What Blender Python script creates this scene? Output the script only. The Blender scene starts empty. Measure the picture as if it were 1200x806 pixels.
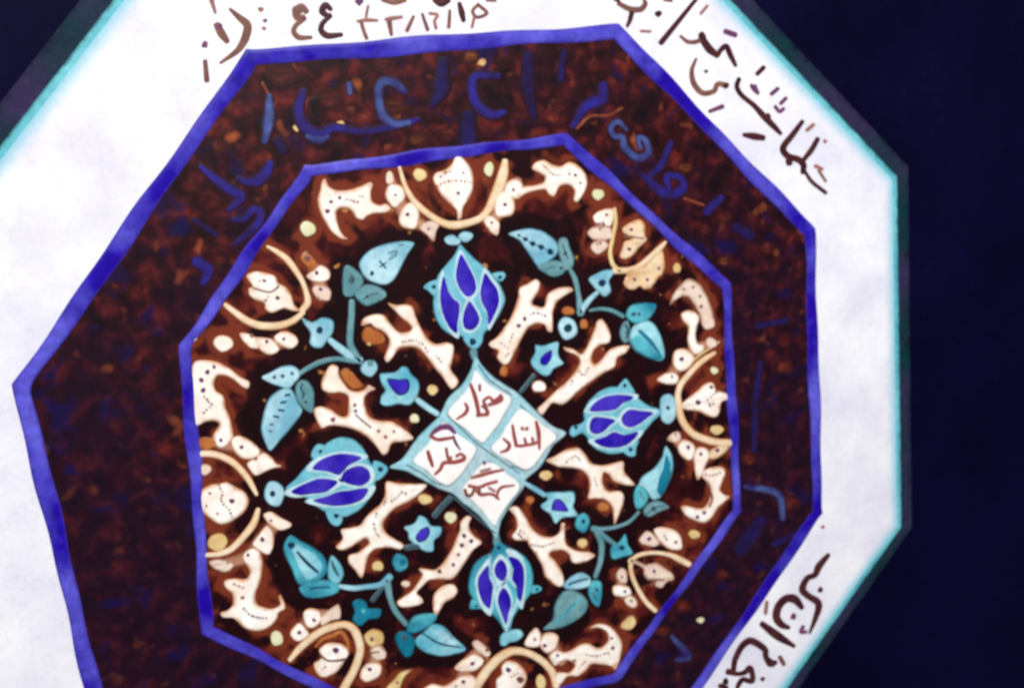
import bpy, bmesh, math, random
from mathutils import Vector, Matrix, kdtree
from mathutils.geometry import tessellate_polygon
random.seed(7)
sc = bpy.context.scene
COL = sc.collection
S = 0.12                      # metres per plane unit (half width of the inner octagon)
MM = 0.001

# ---------------------------------------------------------------- viewpoint
RX, RY, RZ, DIST, FOC, CX, CY = (0.19754, -0.329046, -0.107675, 3.449294, 1161.142, -0.097188, 0.355291)
PMAT = (Matrix.Rotation(RX, 3, 'X') @ Matrix.Rotation(RY, 3, 'Y') @ Matrix.Rotation(RZ, 3, 'Z'))
PINV = PMAT.transposed()
CAMP = -(PINV @ Vector((CX, CY, DIST)))       # viewpoint in plaque axes: right, down, into the wall

def unp(px, py):
    """photograph position -> plaque coordinates (the plaque is flat)"""
    d = PINV @ Vector(((px - 600) / FOC, (py - 403) / FOC, 1.0))
    t = -CAMP.z / d.z
    q = CAMP + d * t
    return (q.x, q.y)

def world(q, h=0.0):
    return Vector((q[0] * S, -h, -q[1] * S))

# ---------------------------------------------------------------- colour
def lin(r, g, b, k=1.0):
    f = lambda c: (c / 12.92 if c <= 0.04045 else ((c + 0.055) / 1.055) ** 2.4)
    return (f(r / 255) * k, f(g / 255) * k, f(b / 255) * k, 1.0)

K = 0.80                      # albedo of what photographs as full white

def glaze(name, base, edge, var=None, rough=0.35, nscale=60, vmix=0.5, bump=0.05, elo=0.15, ehi=0.85, spec=0.2, emax=1.0, r0=0.35, r1=0.65, namp=0.7, mott=0.28):
    m = bpy.data.materials.new(name); m.use_nodes = True
    nt = m.node_tree; N = nt.nodes; L = nt.links
    b = N['Principled BSDF']
    b.inputs['Roughness'].default_value = rough
    b.inputs['Specular IOR Level'].default_value = spec
    tc = N.new('ShaderNodeTexCoord')
    no = N.new('ShaderNodeTexNoise'); no.inputs['Scale'].default_value = nscale; no.inputs['Detail'].default_value = 4
    L.new(tc.outputs['Object'], no.inputs['Vector'])
    rp = N.new('ShaderNodeValToRGB')
    rp.color_ramp.elements[0].position = r0; rp.color_ramp.elements[0].color = base
    rp.color_ramp.elements[1].position = r1; rp.color_ramp.elements[1].color = var or base
    L.new(no.outputs['Fac'], rp.inputs['Fac'])
    at = N.new('ShaderNodeAttribute'); at.attribute_name = 'edge'
    mr = N.new('ShaderNodeMapRange'); mr.interpolation_type = 'SMOOTHSTEP'
    mr.inputs['From Min'].default_value = elo; mr.inputs['From Max'].default_value = ehi; mr.inputs['To Max'].default_value = emax
    n2 = N.new('ShaderNodeTexNoise'); n2.inputs['Scale'].default_value = 220
    L.new(tc.outputs['Object'], n2.inputs['Vector'])
    ma = N.new('ShaderNodeMath'); ma.operation = 'MULTIPLY_ADD'
    ma.inputs[1].default_value = namp; L.new(n2.outputs['Fac'], ma.inputs[0])
    sb = N.new('ShaderNodeMath'); sb.operation = 'SUBTRACT'; sb.inputs[1].default_value = namp / 2
    L.new(at.outputs['Fac'], sb.inputs[0]); L.new(sb.outputs[0], ma.inputs[2])
    L.new(ma.outputs[0], mr.inputs['Value'])
    mx = N.new('ShaderNodeMix'); mx.data_type = 'RGBA'
    L.new(mr.outputs['Result'], mx.inputs['Factor'])
    L.new(rp.outputs['Color'], mx.inputs['A']); mx.inputs['B'].default_value = edge
    # the glaze was brushed by hand: thinner and thicker passes, and a fine fired grain
    n4 = N.new('ShaderNodeTexNoise'); n4.inputs['Scale'].default_value = 280; n4.inputs['Detail'].default_value = 5; n4.inputs['Roughness'].default_value = 0.62; n4.inputs['Distortion'].default_value = 0.4
    L.new(tc.outputs['Object'], n4.inputs['Vector'])
    m4 = N.new('ShaderNodeMapRange'); m4.inputs['From Min'].default_value = 0.25; m4.inputs['From Max'].default_value = 0.75
    m4.inputs['To Min'].default_value = 1 - mott; m4.inputs['To Max'].default_value = 1 + mott * 0.6
    L.new(n4.outputs['Fac'], m4.inputs['Value'])
    vm = N.new('ShaderNodeVectorMath'); vm.operation = 'SCALE'
    L.new(mx.outputs['Result'], vm.inputs[0]); L.new(m4.outputs['Result'], vm.inputs['Scale'])
    L.new(vm.outputs['Vector'], b.inputs['Base Color'])
    if bump:
        bp = N.new('ShaderNodeBump'); bp.inputs['Strength'].default_value = bump; bp.inputs['Distance'].default_value = 0.001
        n3 = N.new('ShaderNodeTexNoise'); n3.inputs['Scale'].default_value = 300; n3.inputs['Detail'].default_value = 3
        L.new(tc.outputs['Object'], n3.inputs['Vector'])
        L.new(n3.outputs['Fac'], bp.inputs['Height']); L.new(bp.outputs['Normal'], b.inputs['Normal'])
    return m

M = {}
_g = glaze
def glaze(*a, **k):
    k.setdefault('elo', 0.5); k.setdefault('ehi', 1.15)
    return _g(*a, **k)
M['cream'] = glaze('cream_glaze', lin(255, 253, 247, K*1.08), lin(196, 126, 68, K), lin(252, 232, 216, K*1.03), nscale=64, elo=0.2, ehi=1.15, mott=0.2)
M['pink'] = glaze('pale_pink_glaze', lin(236, 208, 192, K), lin(150, 92, 66, K), lin(244, 226, 208, K), nscale=90, elo=0.2, ehi=1.1, mott=0.16)
M['blush'] = glaze('blush_glaze', lin(204, 154, 126, K), lin(120, 60, 42, K), lin(176, 118, 92, K), nscale=90, elo=0.0, ehi=1.0, mott=0.25)
M['pale'] = glaze('pale_line_glaze', lin(214, 236, 244, K), lin(150, 208, 222, K), lin(188, 224, 236, K), nscale=70, elo=0.5, ehi=1.4)
M['ember'] = glaze('ember_glaze', lin(138, 58, 40, K), lin(56, 17, 21, K), lin(104, 38, 32, K), nscale=110, elo=-0.3, ehi=0.8, mott=0.4)
M['amber'] = glaze('amber_glaze', lin(172, 98, 56, K), lin(60, 20, 21, K), lin(128, 58, 40, K), nscale=110, elo=-0.3, ehi=0.8, mott=0.4)
M['soot'] = glaze('soot_glaze', lin(14, 4, 14, K), lin(44, 13, 19, K), lin(12, 5, 16, K), nscale=110, elo=-0.3, ehi=0.8)
M['band'] = glaze('arch_glaze', lin(252, 232, 204, K), lin(196, 136, 78, K), lin(240, 206, 164, K), nscale=60, elo=0.1, ehi=1.1, mott=0.22)
M['tan'] = glaze('ochre_glaze', lin(240, 218, 160, K), lin(150, 92, 40, K), lin(220, 184, 122, K), nscale=120, elo=0.4, ehi=1.1, mott=0.16)
M['olive'] = glaze('greenish_cream_glaze', lin(226, 226, 178, K), lin(120, 90, 50, K), lin(240, 234, 200, K), nscale=120, elo=0.4, ehi=1.1, mott=0.16)
M['rust'] = glaze('rust_glaze', lin(170, 92, 44, K), lin(96, 40, 22, K), lin(196, 122, 66, K), nscale=120, elo=0.4, ehi=1.1, mott=0.16)
M['cyan'] = glaze('turquoise_glaze', lin(168, 224, 236, K), lin(48, 116, 134, K), lin(92, 180, 204, K), nscale=36, r0=0.42, r1=0.6, elo=0.3, ehi=1.15, mott=0.26)
M['sky'] = glaze('pale_turquoise_glaze', lin(190, 230, 242, K), lin(54, 120, 140, K), lin(124, 186, 210, K), nscale=36, r0=0.42, r1=0.6, elo=0.3, ehi=1.15, mott=0.26)
M['grey'] = glaze('grey_turquoise_glaze', lin(122, 166, 174, K), lin(44, 84, 94, K), lin(92, 146, 154, K), nscale=80, elo=0.25, ehi=1.1, mott=0.28)
M['bud'] = glaze('bud_turquoise_glaze', lin(136, 204, 222, K), lin(52, 124, 142, K), lin(104, 186, 206, K), nscale=60, elo=0.35, ehi=1.2, mott=0.25)
M['teal'] = glaze('deep_turquoise_glaze', lin(92, 190, 206, K), lin(14, 78, 96, K), lin(34, 128, 158, K), nscale=36, r0=0.42, r1=0.6, elo=0.3, ehi=1.15, mott=0.28)
M['deep'] = glaze('dark_turquoise_glaze', lin(18, 116, 146, K), lin(10, 64, 84, K), lin(30, 134, 160, K), nscale=60, elo=0.3, ehi=1.05, mott=0.3)
M['blue'] = glaze('cobalt_glaze', lin(40, 18, 168, K), lin(22, 12, 100, K), lin(74, 56, 196, K), nscale=55, spec=0.1, mott=0.3, r0=0.42, r1=0.6)
M['border'] = glaze('cobalt_line_glaze', lin(36, 8, 164, K), lin(62, 48, 158, K), lin(98, 94, 216, K), nscale=34, r0=0.4, r1=0.64, spec=0.12, elo=0.25, ehi=1.2, mott=0.4)
M['dimblue'] = glaze('worn_blue_glaze', lin(46, 42, 150, K), lin(46, 14, 28, K), lin(34, 26, 92, K), nscale=80, r0=0.42, r1=0.62, elo=-0.25, ehi=0.9, mott=0.35)
M['dimsky'] = glaze('worn_sky_glaze', lin(78, 100, 166, K), lin(44, 16, 34, K), lin(44, 44, 116, K), nscale=80, r0=0.42, r1=0.62, elo=-0.25, ehi=0.9, mott=0.35)
M['dark'] = glaze('faded_blue_glaze', lin(32, 26, 96, K), lin(38, 12, 26, K), lin(30, 18, 60, K), nscale=80, r0=0.42, r1=0.62, elo=-0.25, ehi=0.9, mott=0.35)
M['plaque'] = glaze('white_glaze', lin(255, 253, 252, K * 1.05), lin(196, 214, 218, K), lin(252, 244, 242, K), nscale=60, rough=0.3, mott=0.06)
M['frame'] = glaze('frame_glaze', lin(150, 212, 226, K), lin(76, 130, 140, K), lin(186, 214, 222, K), nscale=46, elo=0.35, ehi=1.2)
M['ink'] = glaze('dark_ink', lin(58, 24, 36, K), lin(112, 70, 76, K), lin(82, 42, 42, K), nscale=150, bump=0, mott=0.3)
M['purple'] = glaze('purple_ink', lin(120, 64, 104, K), lin(186, 146, 168, K), lin(98, 58, 98, K), nscale=150, bump=0)
M['faint'] = glaze('faint_ink', lin(164, 112, 96, K), lin(206, 168, 148, K), lin(146, 96, 104, K), nscale=150, bump=0)
M['brown'] = glaze('brown_ink', lin(134, 92, 76, K), lin(190, 160, 138, K), lin(112, 70, 72, K), nscale=130, bump=0, mott=0.3)
M['red'] = glaze('brick_ink', lin(166, 74, 72, K), lin(222, 170, 166, K), lin(146, 76, 74, K), nscale=150, bump=0)
M['line'] = glaze('teal_ink', lin(22, 70, 92, K), lin(46, 100, 116, K), lin(24, 46, 82, K), nscale=150, bump=0)
M['slate'] = glaze('slate_ink', lin(70, 92, 106, K), lin(120, 150, 160, K), lin(60, 90, 100, K), nscale=150, bump=0)

# ---------------------------------------------------------------- object helpers
def root(name, label, cat, loc):
    o = bpy.data.objects.new(name, None); COL.objects.link(o)
    o.location = loc; o.empty_display_size = 0.05
    o['label'] = label; o['category'] = cat
    return o

class Mesh:
    def __init__(s):
        s.v = []; s.f = []; s.mi = []; s.e = []; s.mats = []
    def mat(s, key):
        if key not in s.mats: s.mats.append(key)
        return s.mats.index(key)
    def add(s, vs, es, fs, key):
        k = len(s.v); m = s.mat(key)
        s.v += vs; s.e += es
        for f in fs:
            s.f.append([i + k for i in f]); s.mi.append(m)
    def build(s, name, parent=None, label=None, smooth=True):
        me = bpy.data.meshes.new(name)
        me.from_pydata([tuple(v) for v in s.v], [], s.f)
        for k in s.mats: me.materials.append(M[k])
        me.polygons.foreach_set('material_index', s.mi)
        a = me.attributes.new('edge', 'FLOAT', 'POINT'); a.data.foreach_set('value', s.e)
        if smooth: me.polygons.foreach_set('use_smooth', [True] * len(s.f))
        me.update()
        bm = bmesh.new(); bm.from_mesh(me)
        bmesh.ops.recalc_face_normals(bm, faces=bm.faces)
        # open sheets: make sure the glazed side looks out of the wall
        t = sum(f.normal.y * f.calc_area() for f in bm.faces)
        if t > 0: bmesh.ops.reverse_faces(bm, faces=bm.faces)
        bm.to_mesh(me); bm.free()
        o = bpy.data.objects.new(name, me); COL.objects.link(o)
        if parent: o.parent = parent
        if label: o['label'] = label
        return o

def spline(P, closed, n=5):
    out = []; m = len(P)
    rng = range(m if closed else m - 1)
    for i in rng:
        if closed:
            p0, p1, p2, p3 = P[(i - 1) % m], P[i], P[(i + 1) % m], P[(i + 2) % m]
        else:
            p1, p2 = P[i], P[i + 1]
            p0 = P[i - 1] if i else tuple(2 * a - b for a, b in zip(p1, p2))
            p3 = P[i + 2] if i + 2 < m else tuple(2 * b - a for a, b in zip(p1, p2))
        # centripetal-like damping: limit the tangents by the chord
        d = math.dist(p1[:2], p2[:2]) or 1e-9
        t1 = [(b - a) * 0.5 for a, b in zip(p0, p2)]; t2 = [(b - a) * 0.5 for a, b in zip(p1, p3)]
        for t in (t1, t2):
            l = math.hypot(t[0], t[1])
            if l > d * 0.9:
                for j in range(len(t)): t[j] *= d * 0.9 / l
        for k in range(n):
            u = k / n; u2 = u * u; u3 = u2 * u
            h = (2*u3-3*u2+1, u3-2*u2+u, -2*u3+3*u2, u3-u2)
            out.append(tuple(h[0]*a + h[1]*s + h[2]*b + h[3]*e for a, s, b, e in zip(p1, t1, p2, t2)))
    if not closed: out.append(tuple(P[-1]))
    return out

def area(P):
    return 0.5 * sum(P[i-1][0]*P[i][1] - P[i][0]*P[i-1][1] for i in range(len(P)))

def thickness(P, i, n):
    """distance from outline point i along the inward normal to the far side"""
    x, y = P[i]; best = 9.0; m = len(P)
    for j in range(m):
        if j in (i, (i - 1) % m): continue
        ax, ay = P[j]; bx, by = P[(j + 1) % m]
        ex, ey = bx - ax, by - ay
        det = n[0] * (-ey) + n[1] * ex
        if abs(det) < 1e-12: continue
        rx_, ry_ = ax - x, ay - y
        t = (rx_ * (-ey) + ry_ * ex) / det
        u = (n[0] * ry_ - n[1] * rx_) / det
        if 0 <= u <= 1 and 1e-5 < t < best: best = t
    return best

CYAN_PTS = []; CREAM_PTS = []

def fill(ms, pts, key, h0, h1, inset=0.012, smooth=5, plane=False, rings=(0.35, 0.7, 1.0), flat=False):
    """a raised glazed shape with a pillowed rim; pts in photograph pixels"""
    P = pts if not smooth else spline(pts, True, smooth)
    Q = P if plane else [unp(*p) for p in P]
    if area(Q) < 0: Q = Q[::-1]
    R = [Q[0]]
    for q in Q[1:]:
        if math.dist(q, R[-1]) > 0.0006: R.append(q)
    Q = R; m = len(Q)
    nrm = []
    for i in range(m):
        a, b = Q[i - 1], Q[(i + 1) % m]
        tx, ty = b[0] - a[0], b[1] - a[1]; l = math.hypot(tx, ty) or 1e-9
        nrm.append((-ty / l, tx / l))
    th = [min(inset, 0.42 * thickness(Q, i, nrm[i])) for i in range(m)]
    th = [min(th[i], (th[i-1] + th[(i+1) % m]) / 2 + 0.0015) for i in range(m)]
    # draw the rim in where the inset outline would cross itself
    def cross(a, b, c, d):
        o = lambda p, q, r: (q[0]-p[0])*(r[1]-p[1]) - (q[1]-p[1])*(r[0]-p[0])
        return o(a, b, c) * o(a, b, d) < 0 and o(c, d, a) * o(c, d, b) < 0
    for it in range(14):
        I = [(Q[i][0] + nrm[i][0]*th[i], Q[i][1] + nrm[i][1]*th[i]) for i in range(m)]
        bad = set()
        for i in range(m):
            x, y = I[i], I[(i+1) % m]
            if (y[0]-x[0])*(Q[(i+1) % m][0]-Q[i][0]) + (y[1]-x[1])*(Q[(i+1) % m][1]-Q[i][1]) < 0: bad |= {i, (i+1) % m}
            lx, hx, ly, hy = min(x[0], y[0]), max(x[0], y[0]), min(x[1], y[1]), max(x[1], y[1])
            for j in range(i + 2, m):
                if i == 0 and j == m - 1: continue
                c, d = I[j], I[(j+1) % m]
                if max(c[0], d[0]) < lx or min(c[0], d[0]) > hx or max(c[1], d[1]) < ly or min(c[1], d[1]) > hy: continue
                if cross(x, y, c, d): bad |= {i, (i+1) % m, j, (j+1) % m}
        if not bad: break
        for i in set((b + k) % m for b in bad for k in (-2, -1, 0, 1, 2)): th[i] *= 0.62
    loops = [[(q, h0, 1.0) for q in Q], [(q, h0 + (h1 - h0) * 0.45, 1.0) for q in Q]]
    for r in rings:
        loops.append([((Q[i][0] + nrm[i][0]*th[i]*r, Q[i][1] + nrm[i][1]*th[i]*r), h0 + (h1 - h0) * (0.45 + 0.55 * math.sin(r * math.pi / 2)), 1.0 - r * min(1, th[i] / (inset * 0.6))) for i in range(m)])
    if flat: loops = [[(q, h1, e) for q, hh_, e in lp] for lp in loops[1:]]
    vs = []; es = []; fs = []
    for lp in loops:
        for q, h, e in lp: vs.append(world(q, h)); es.append(e)
    for k in range(len(loops) - 1):
        for i in range(m):
            j = (i + 1) % m
            fs.append([k*m + i, k*m + j, (k+1)*m + j, (k+1)*m + i])
    top = (len(loops) - 1) * m
    tr = tessellate_polygon([[Vector((q[0], q[1], 0)) for q, h, e in loops[-1]]])
    for t in tr: fs.append([top + i for i in t])
    ms.add(vs, es, fs, key)
    return Q

PROF = ((-1, 0.25, 1.0), (-0.75, 0.8, 0.6), (-0.35, 1.0, 0.1), (0.35, 1.0, 0.1), (0.75, 0.8, 0.6), (1, 0.25, 1.0))
def stroke(ms, pts, w, key, h0, h1, n=6, taper=0.9):
    """a brushed line, pts in pixels, w = width in pixels or one width per point"""
    if not isinstance(w, (list, tuple)): w = [w] * len(pts)
    P = spline([(p[0], p[1], ww) for p, ww in zip(pts, w)], False, n)
    W = [p[2] * 0.5 for p in P]; m = len(P)
    st = [(P[i][0], P[i][1], W[i]) for i in range(m)]
    def cap(i, j):
        a = P[i]; b = P[j]
        dx, dy = a[0] - b[0], a[1] - b[1]; l = math.hypot(dx, dy) or 1
        return [(a[0] + dx / l * W[i] * k * taper, a[1] + dy / l * W[i] * k * taper, W[i] * math.sqrt(max(0.02, 1 - k * k))) for k in (0.35, 0.7, 0.92)]
    st = cap(0, 1)[::-1] + st + cap(m - 1, m - 2)
    vs = []; es = []; fs = []; m = len(st); c = len(PROF)
    for i, (x, y, ww) in enumerate(st):
        a = st[max(0, i - 1)]; b = st[min(m - 1, i + 1)]
        tx, ty = b[0] - a[0], b[1] - a[1]; l = math.hypot(tx, ty) or 1e-9
        nx, ny = -ty / l, tx / l
        tip = 1.0 if i in (0, m - 1) else 0.0
        for (s, hh, e) in PROF:
            vs.append(world(unp(x + nx * ww * s, y + ny * ww * s), h0 + (h1 - h0) * (0.25 if tip else hh)))
            es.append(max(e, tip))
    for i in range(m - 1):
        for k in range(c - 1):
            fs.append([i*c + k, i*c + k + 1, (i+1)*c + k + 1, (i+1)*c + k])
    ms.add(vs, es, fs, key)
    return [unp(x, y) for x, y, ww in st]

def ell(cx, cy, rx, ry=None, n=14, wob=0.08):
    ry = ry or rx; f = random.uniform(0, 6.3)
    return [(cx + rx * (1 + wob * math.sin(2*a + f)) * math.cos(a), cy + ry * (1 + wob * math.cos(3*a + f)) * math.sin(a)) for a in [2*math.pi*i/n for i in range(n)]]

# tracing windows: (x0, y0, pixels per unit)
WIN = dict(A=(365,160,5.035), B=(530,160,5.035), C=(231,280,5.035), D=(400,280,5.035), E=(560,300,5.035), F=(670,220,5.035),
 G=(700,360,5.035), H=(231,400,5.035), I=(360,400,5.035), J=(610,420,5.035), K=(690,500,5.035), L=(231,520,5.035), M=(380,530,5.035),
 N=(231,646,5.035), O=(380,646,5.035), P=(530,646,5.035), Q=(580,520,5.035), R=(670,600,5.035),
 a1=(225,0,4.032), a2=(475,0,4.032), a3=(725,0,4.032), b1=(225,200,4.032), b2=(475,200,4.032), b3=(725,200,4.032),
 c1=(225,400,4.032), c2=(475,400,4.032), c3=(725,400,4.032), d1=(225,606,4.032), d2=(475,606,4.032), d3=(725,606,4.032))
def w(win, pts):
    x0, y0, k = WIN[win]
    return [(x0 + x / k, y0 + y / k) for x, y in pts]
def wk(win): return WIN[win][2]
def sw(x, k): return [q / k for q in x] if isinstance(x, (list, tuple)) else x / k

# heights above the plaque face
HF = 0.0
def H(mm): return mm * MM * (0.6 if mm > -1 else 1)

MED = root('tile_medallion', 'octagonal painted ceramic medallion with turquoise flowers and a white inscription band', 'tile panel', (0, 0, 0))

def shape(name, win, pts, key='cream', h=0.5, inset=0.020, dots=(), ink=(), lines=(), extra=(), label=None, parent=None, h0=0.0, inkkey='purple', smooth=5, collect=None):
    """one glazed motif: an outline, further outlines of the same piece, painted dots (x,y,r) and lines (pts,width)"""
    ms = Mesh()
    Q = fill(ms, w(win, pts), key, H(h0), H(h), inset, smooth)
    for ex in extra: Q = Q + fill(ms, w(win, ex[1]), ex[0], H(h0), H(h - 0.06), inset, smooth)
    for d in dots:
        k = d[3] if len(d) > 3 else inkkey
        fill(ms, w(win, ell(d[0], d[1], d[2], n=8, wob=0.15)), k, H(h - 0.03), H(h + 0.02), 0.004, 3)
    for l in lines:
        k = l[2] if len(l) > 2 else inkkey
        if k in ('purple', 'faint') and key in ('cream', 'pink', 'band'):     # the painter dotted these lines
            pl = spline([tuple(p) for p in l[0]], False, 12); acc = 99.0; prev = pl[0]
            for p in pl:
                acc += math.dist(p, prev); prev = p
                if acc > 19:
                    acc = 0; fill(ms, w(win, ell(p[0] + random.uniform(-2, 2), p[1] + random.uniform(-2, 2), random.uniform(6, 9), n=7, wob=0.2)), 'faint' if k == 'faint' else 'purple', H(h - 0.03), H(h + 0.02), 0.004, 2)
            continue
        stroke(ms, w(win, l[0]), sw(l[1], wk(win)), k, H(h - 0.03), H(h + 0.02), 5)
    (CYAN_PTS if collect == 'cyan' else CREAM_PTS).extend(Q)
    return ms.build(name, parent or MED, label)

def bead(win, cx, cy, rx, ry=None, key='tan', h=0.42, dots=(), label=None):
    return shape('bead', win, ell(cx, cy, rx, ry), key, h, 0.009, dots, label=label, smooth=3)
def lobe(win, pts, key='cream', dots=(), lines=(), h=0.46, label=None):
    cx = sum(p[0] for p in pts) / len(pts); cy = sum(p[1] for p in pts) / len(pts)
    pts = [(cx + (x - cx) * 1.07, cy + (y - cy) * 1.07) for x, y in pts]
    return shape('lobe', win, pts, key, h, 0.016, dots, lines=lines, label=label)
def band(name, win, pts, wd, key='band', h=0.5, label=None, collect=None, parent=None):
    ms = Mesh(); k = wk(win)
    Q = stroke(ms, w(win, pts), [x / k for x in wd] if isinstance(wd, (list, tuple)) else wd / k, key, 0, H(h))
    (CYAN_PTS if collect == 'cyan' else CREAM_PTS).extend(Q)
    return ms.build(name, parent or MED, label)
# ================================================================ the eight arches along the inner border
# top arch
shape('scroll', 'A', [(60,268),(80,250),(105,295),(150,318),(220,315),(285,295),(345,270),(362,285),(350,340),(360,385),(400,405),(440,398),(470,425),(440,450),(380,455),(330,470),(300,495),(262,480),(235,440),(190,425),(150,440),(150,490),(165,545),(190,585),(215,605),(175,605),(120,565),(75,500),(45,430),(35,370),(50,320)],
  dots=[(115,385,12),(95,440,15),(165,362,12)], ink=(), lines=[([(210,370),(240,380),(275,387)],12),([(285,350),(307,358)],9)])
bead('A',462,245,28,40,'pink',0.4)
lobe('A', ell(495,345,54,66), dots=[(495,345,9)]); lobe('A', ell(576,474,62,74), dots=[(565,460,13)])
lobe('A', [(640,540),(690,500),(750,520),(735,560),(720,618),(680,580)], 'pink', dots=[(690,545,9)])
band('arch_band', 'A', [(520,185),(535,240),(560,310),(600,375),(660,435),(730,485),(800,518),(860,522),(930,508),(1000,480),(1046,428),(1081,358),(1111,288),(1131,218),(1141,148)], [22,26,32,38,40,42,46,50,44,42,50,62,70,62,40])
shape('blossom', 'A', [(860,98),(890,125),(930,170),(955,230),(955,300),(930,370),(895,420),(885,480),(862,490),(855,440),(820,405),(775,360),(735,300),(715,250),(735,215),(790,195),(830,160),(845,120)],
  dots=[(865,335,12),(895,215,8,'faint'),(790,212,9,'faint')], lines=[([(740,290),(830,260),(930,270)],12,'faint'),([(760,235),(830,205)],10,'faint')])
bead('A',640,226,42,40,'tan'); bead('B',215,193,30,45,'olive')
lobe('B', ell(362,312,56,58), dots=[(360,315,11)]); lobe('B', ell(305,402,66,76), dots=[(310,402,13)])
lobe('B', [(180,470),(235,472),(275,510),(265,578),(228,565),(195,520)], dots=[(232,508,9)])
shape('scroll', 'B', [(420,295),(480,290),(540,270),(545,240),(510,215),(470,190),(490,155),(540,140),(590,165),(640,175),(690,150),(740,170),(785,220),(797,280),(775,340),(735,388),(715,375),(720,320),(690,290),(650,290),(625,310),(600,355),(570,345),(545,315),(480,325),(420,345),(385,370),(375,330)],
  dots=[(725,228,11),(755,275,9,'faint'),(690,222,8)], lines=[([(530,170),(560,190),(590,225),(640,225)],12,'faint')])
bead('B',860,342,36,36,'olive')
# upper left arch
band('arch_band', 'C', [(415,45),(470,75),(530,120),(580,185),(620,250),(645,320),(652,375),(620,420)], [18,32,40,38,32,34,44,40])
band('arch_band', 'C', [(168,390),(220,430),(290,480),(360,508),(440,515),(510,505),(570,480),(625,435)], [30,38,44,46,46,42,40,30])
shape('blossom', 'C', [(290,215),(340,192),(410,200),(460,220),(480,260),(525,285),(555,330),(575,390),(610,425),(560,425),(510,412),(440,438),(400,415),(395,380),(350,365),(310,335),(303,295),(325,280),(305,250)],
  dots=[(475,347,14),(400,247,9)], lines=[([(370,250),(405,245)],13),([(330,288),(400,310),(440,310),(480,280)],13,'brown'),([(395,378),(420,340)],10,'faint')])
lobe('C', [(610,110),(650,85),(700,130),(680,190),(640,160)], 'rust', dots=[(650,115,20,'brown')])
lobe('C', [(648,220),(690,185),(730,158),(778,190),(772,240),(700,252)], dots=[(705,200,14)])
lobe('C', [(680,300),(700,275),(760,280),(788,310),(775,362),(710,350)], 'pink', dots=[(728,296,12)])
lobe('C', [(255,560),(300,560),(350,590),(360,640),(310,640),(270,600)], dots=[(320,570,12,'faint')])
lobe('C', [(340,590),(400,585),(450,600),(482,652),(430,682),(380,660)], 'cream', dots=[(410,605,12)])
lobe('C', [(460,575),(510,548),(572,568),(592,612),(550,647),(500,632),(465,605)], dots=[(510,590,11)])
bead('C',155,615,58,50,'cream')
# left arch
shape('scroll', 'H', [(-20,125),(60,110),(130,125),(200,165),(260,210),(310,240),(300,278),(265,268),(220,230),(170,205),(120,205),(100,240),(110,290),(150,315),(165,350),(168,390),(190,440),(205,500),(215,560),(190,605),(140,628),(100,600),(95,550),(130,490),(100,470),(50,475),(0,500),(-40,490),(-55,400),(-48,250)],
  dots=[(60,180,16),(25,227,16),(35,287,17),(100,150,12),(140,582,13)], lines=[([(40,325),(65,350),(85,375),(40,418)],12)])
lobe('H', [(205,590),(240,560),(300,580),(350,620),(367,660),(320,692),(270,690),(222,650)], dots=[(262,622,13)])
lobe('H', [(300,720),(340,690),(390,660),(440,690),(462,720),(492,735),(430,752),(350,787),(320,760)], dots=[(345,690,12,'faint')])
bead('H',55,600,60,40,'rust',0.35)
band('arch_band', 'H', [(-30,672),(0,664),(80,662),(150,680),(210,712),(270,770),(310,825),(350,900)], [30,36,42,42,42,40,38,24])
band('arch_band', 'L', [(360,388),(335,465),(272,548),(202,618),(130,648),(55,655)], [30,44,42,40,36,26])
shape('blossom', 'L', [(30,270),(80,240),(130,235),(175,225),(220,250),(280,285),(305,340),(280,400),(230,440),(180,470),(130,475),(60,430),(10,380),(-8,330)],
  dots=[(205,335,17),(75,290,10,'faint'),(55,365,9,'faint'),(120,410,9,'faint')], lines=[([(128,240),(150,290),(140,330),(190,390),(210,440)],14,'faint')])
bead('L',45,150,40,36,'pink'); bead('L',120,580,58,56,'tan')
lobe('L', [(395,420),(440,403),(500,440),(552,468),(540,492),(480,507),(425,470)], dots=[(435,450,10,'faint')])
lobe('L', [(330,590),(370,530),(410,488),(447,530),(447,600),(420,647),(370,627)], dots=[(385,562,16)])
lobe('N', [(75,62),(130,45),(212,70),(192,110),(150,122),(100,97)], 'pink', dots=[(180,65,8,'faint')])
shape('scroll', 'N', [(265,35),(290,-5),(340,-22),(375,10),(387,80),(372,180),(345,250),(355,310),(400,330),(450,335),(490,310),(480,270),(492,252),(522,330),(482,360),(470,400),(420,450),(350,472),(280,452),(235,412),(210,392),(150,387),(138,360),(180,345),(210,310),(205,250),(165,210),(162,170),(220,158),(290,160),(310,120),(290,80)],
  dots=[(267,270,13,'faint'),(300,20,11)], lines=[([(215,190),(245,203),(278,215)],16,'faint'),([(275,335),(310,370),(330,380)],16),([(330,380),(375,390),(425,392)],10)])
bead('N',470,512,40,46,'olive')
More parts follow.
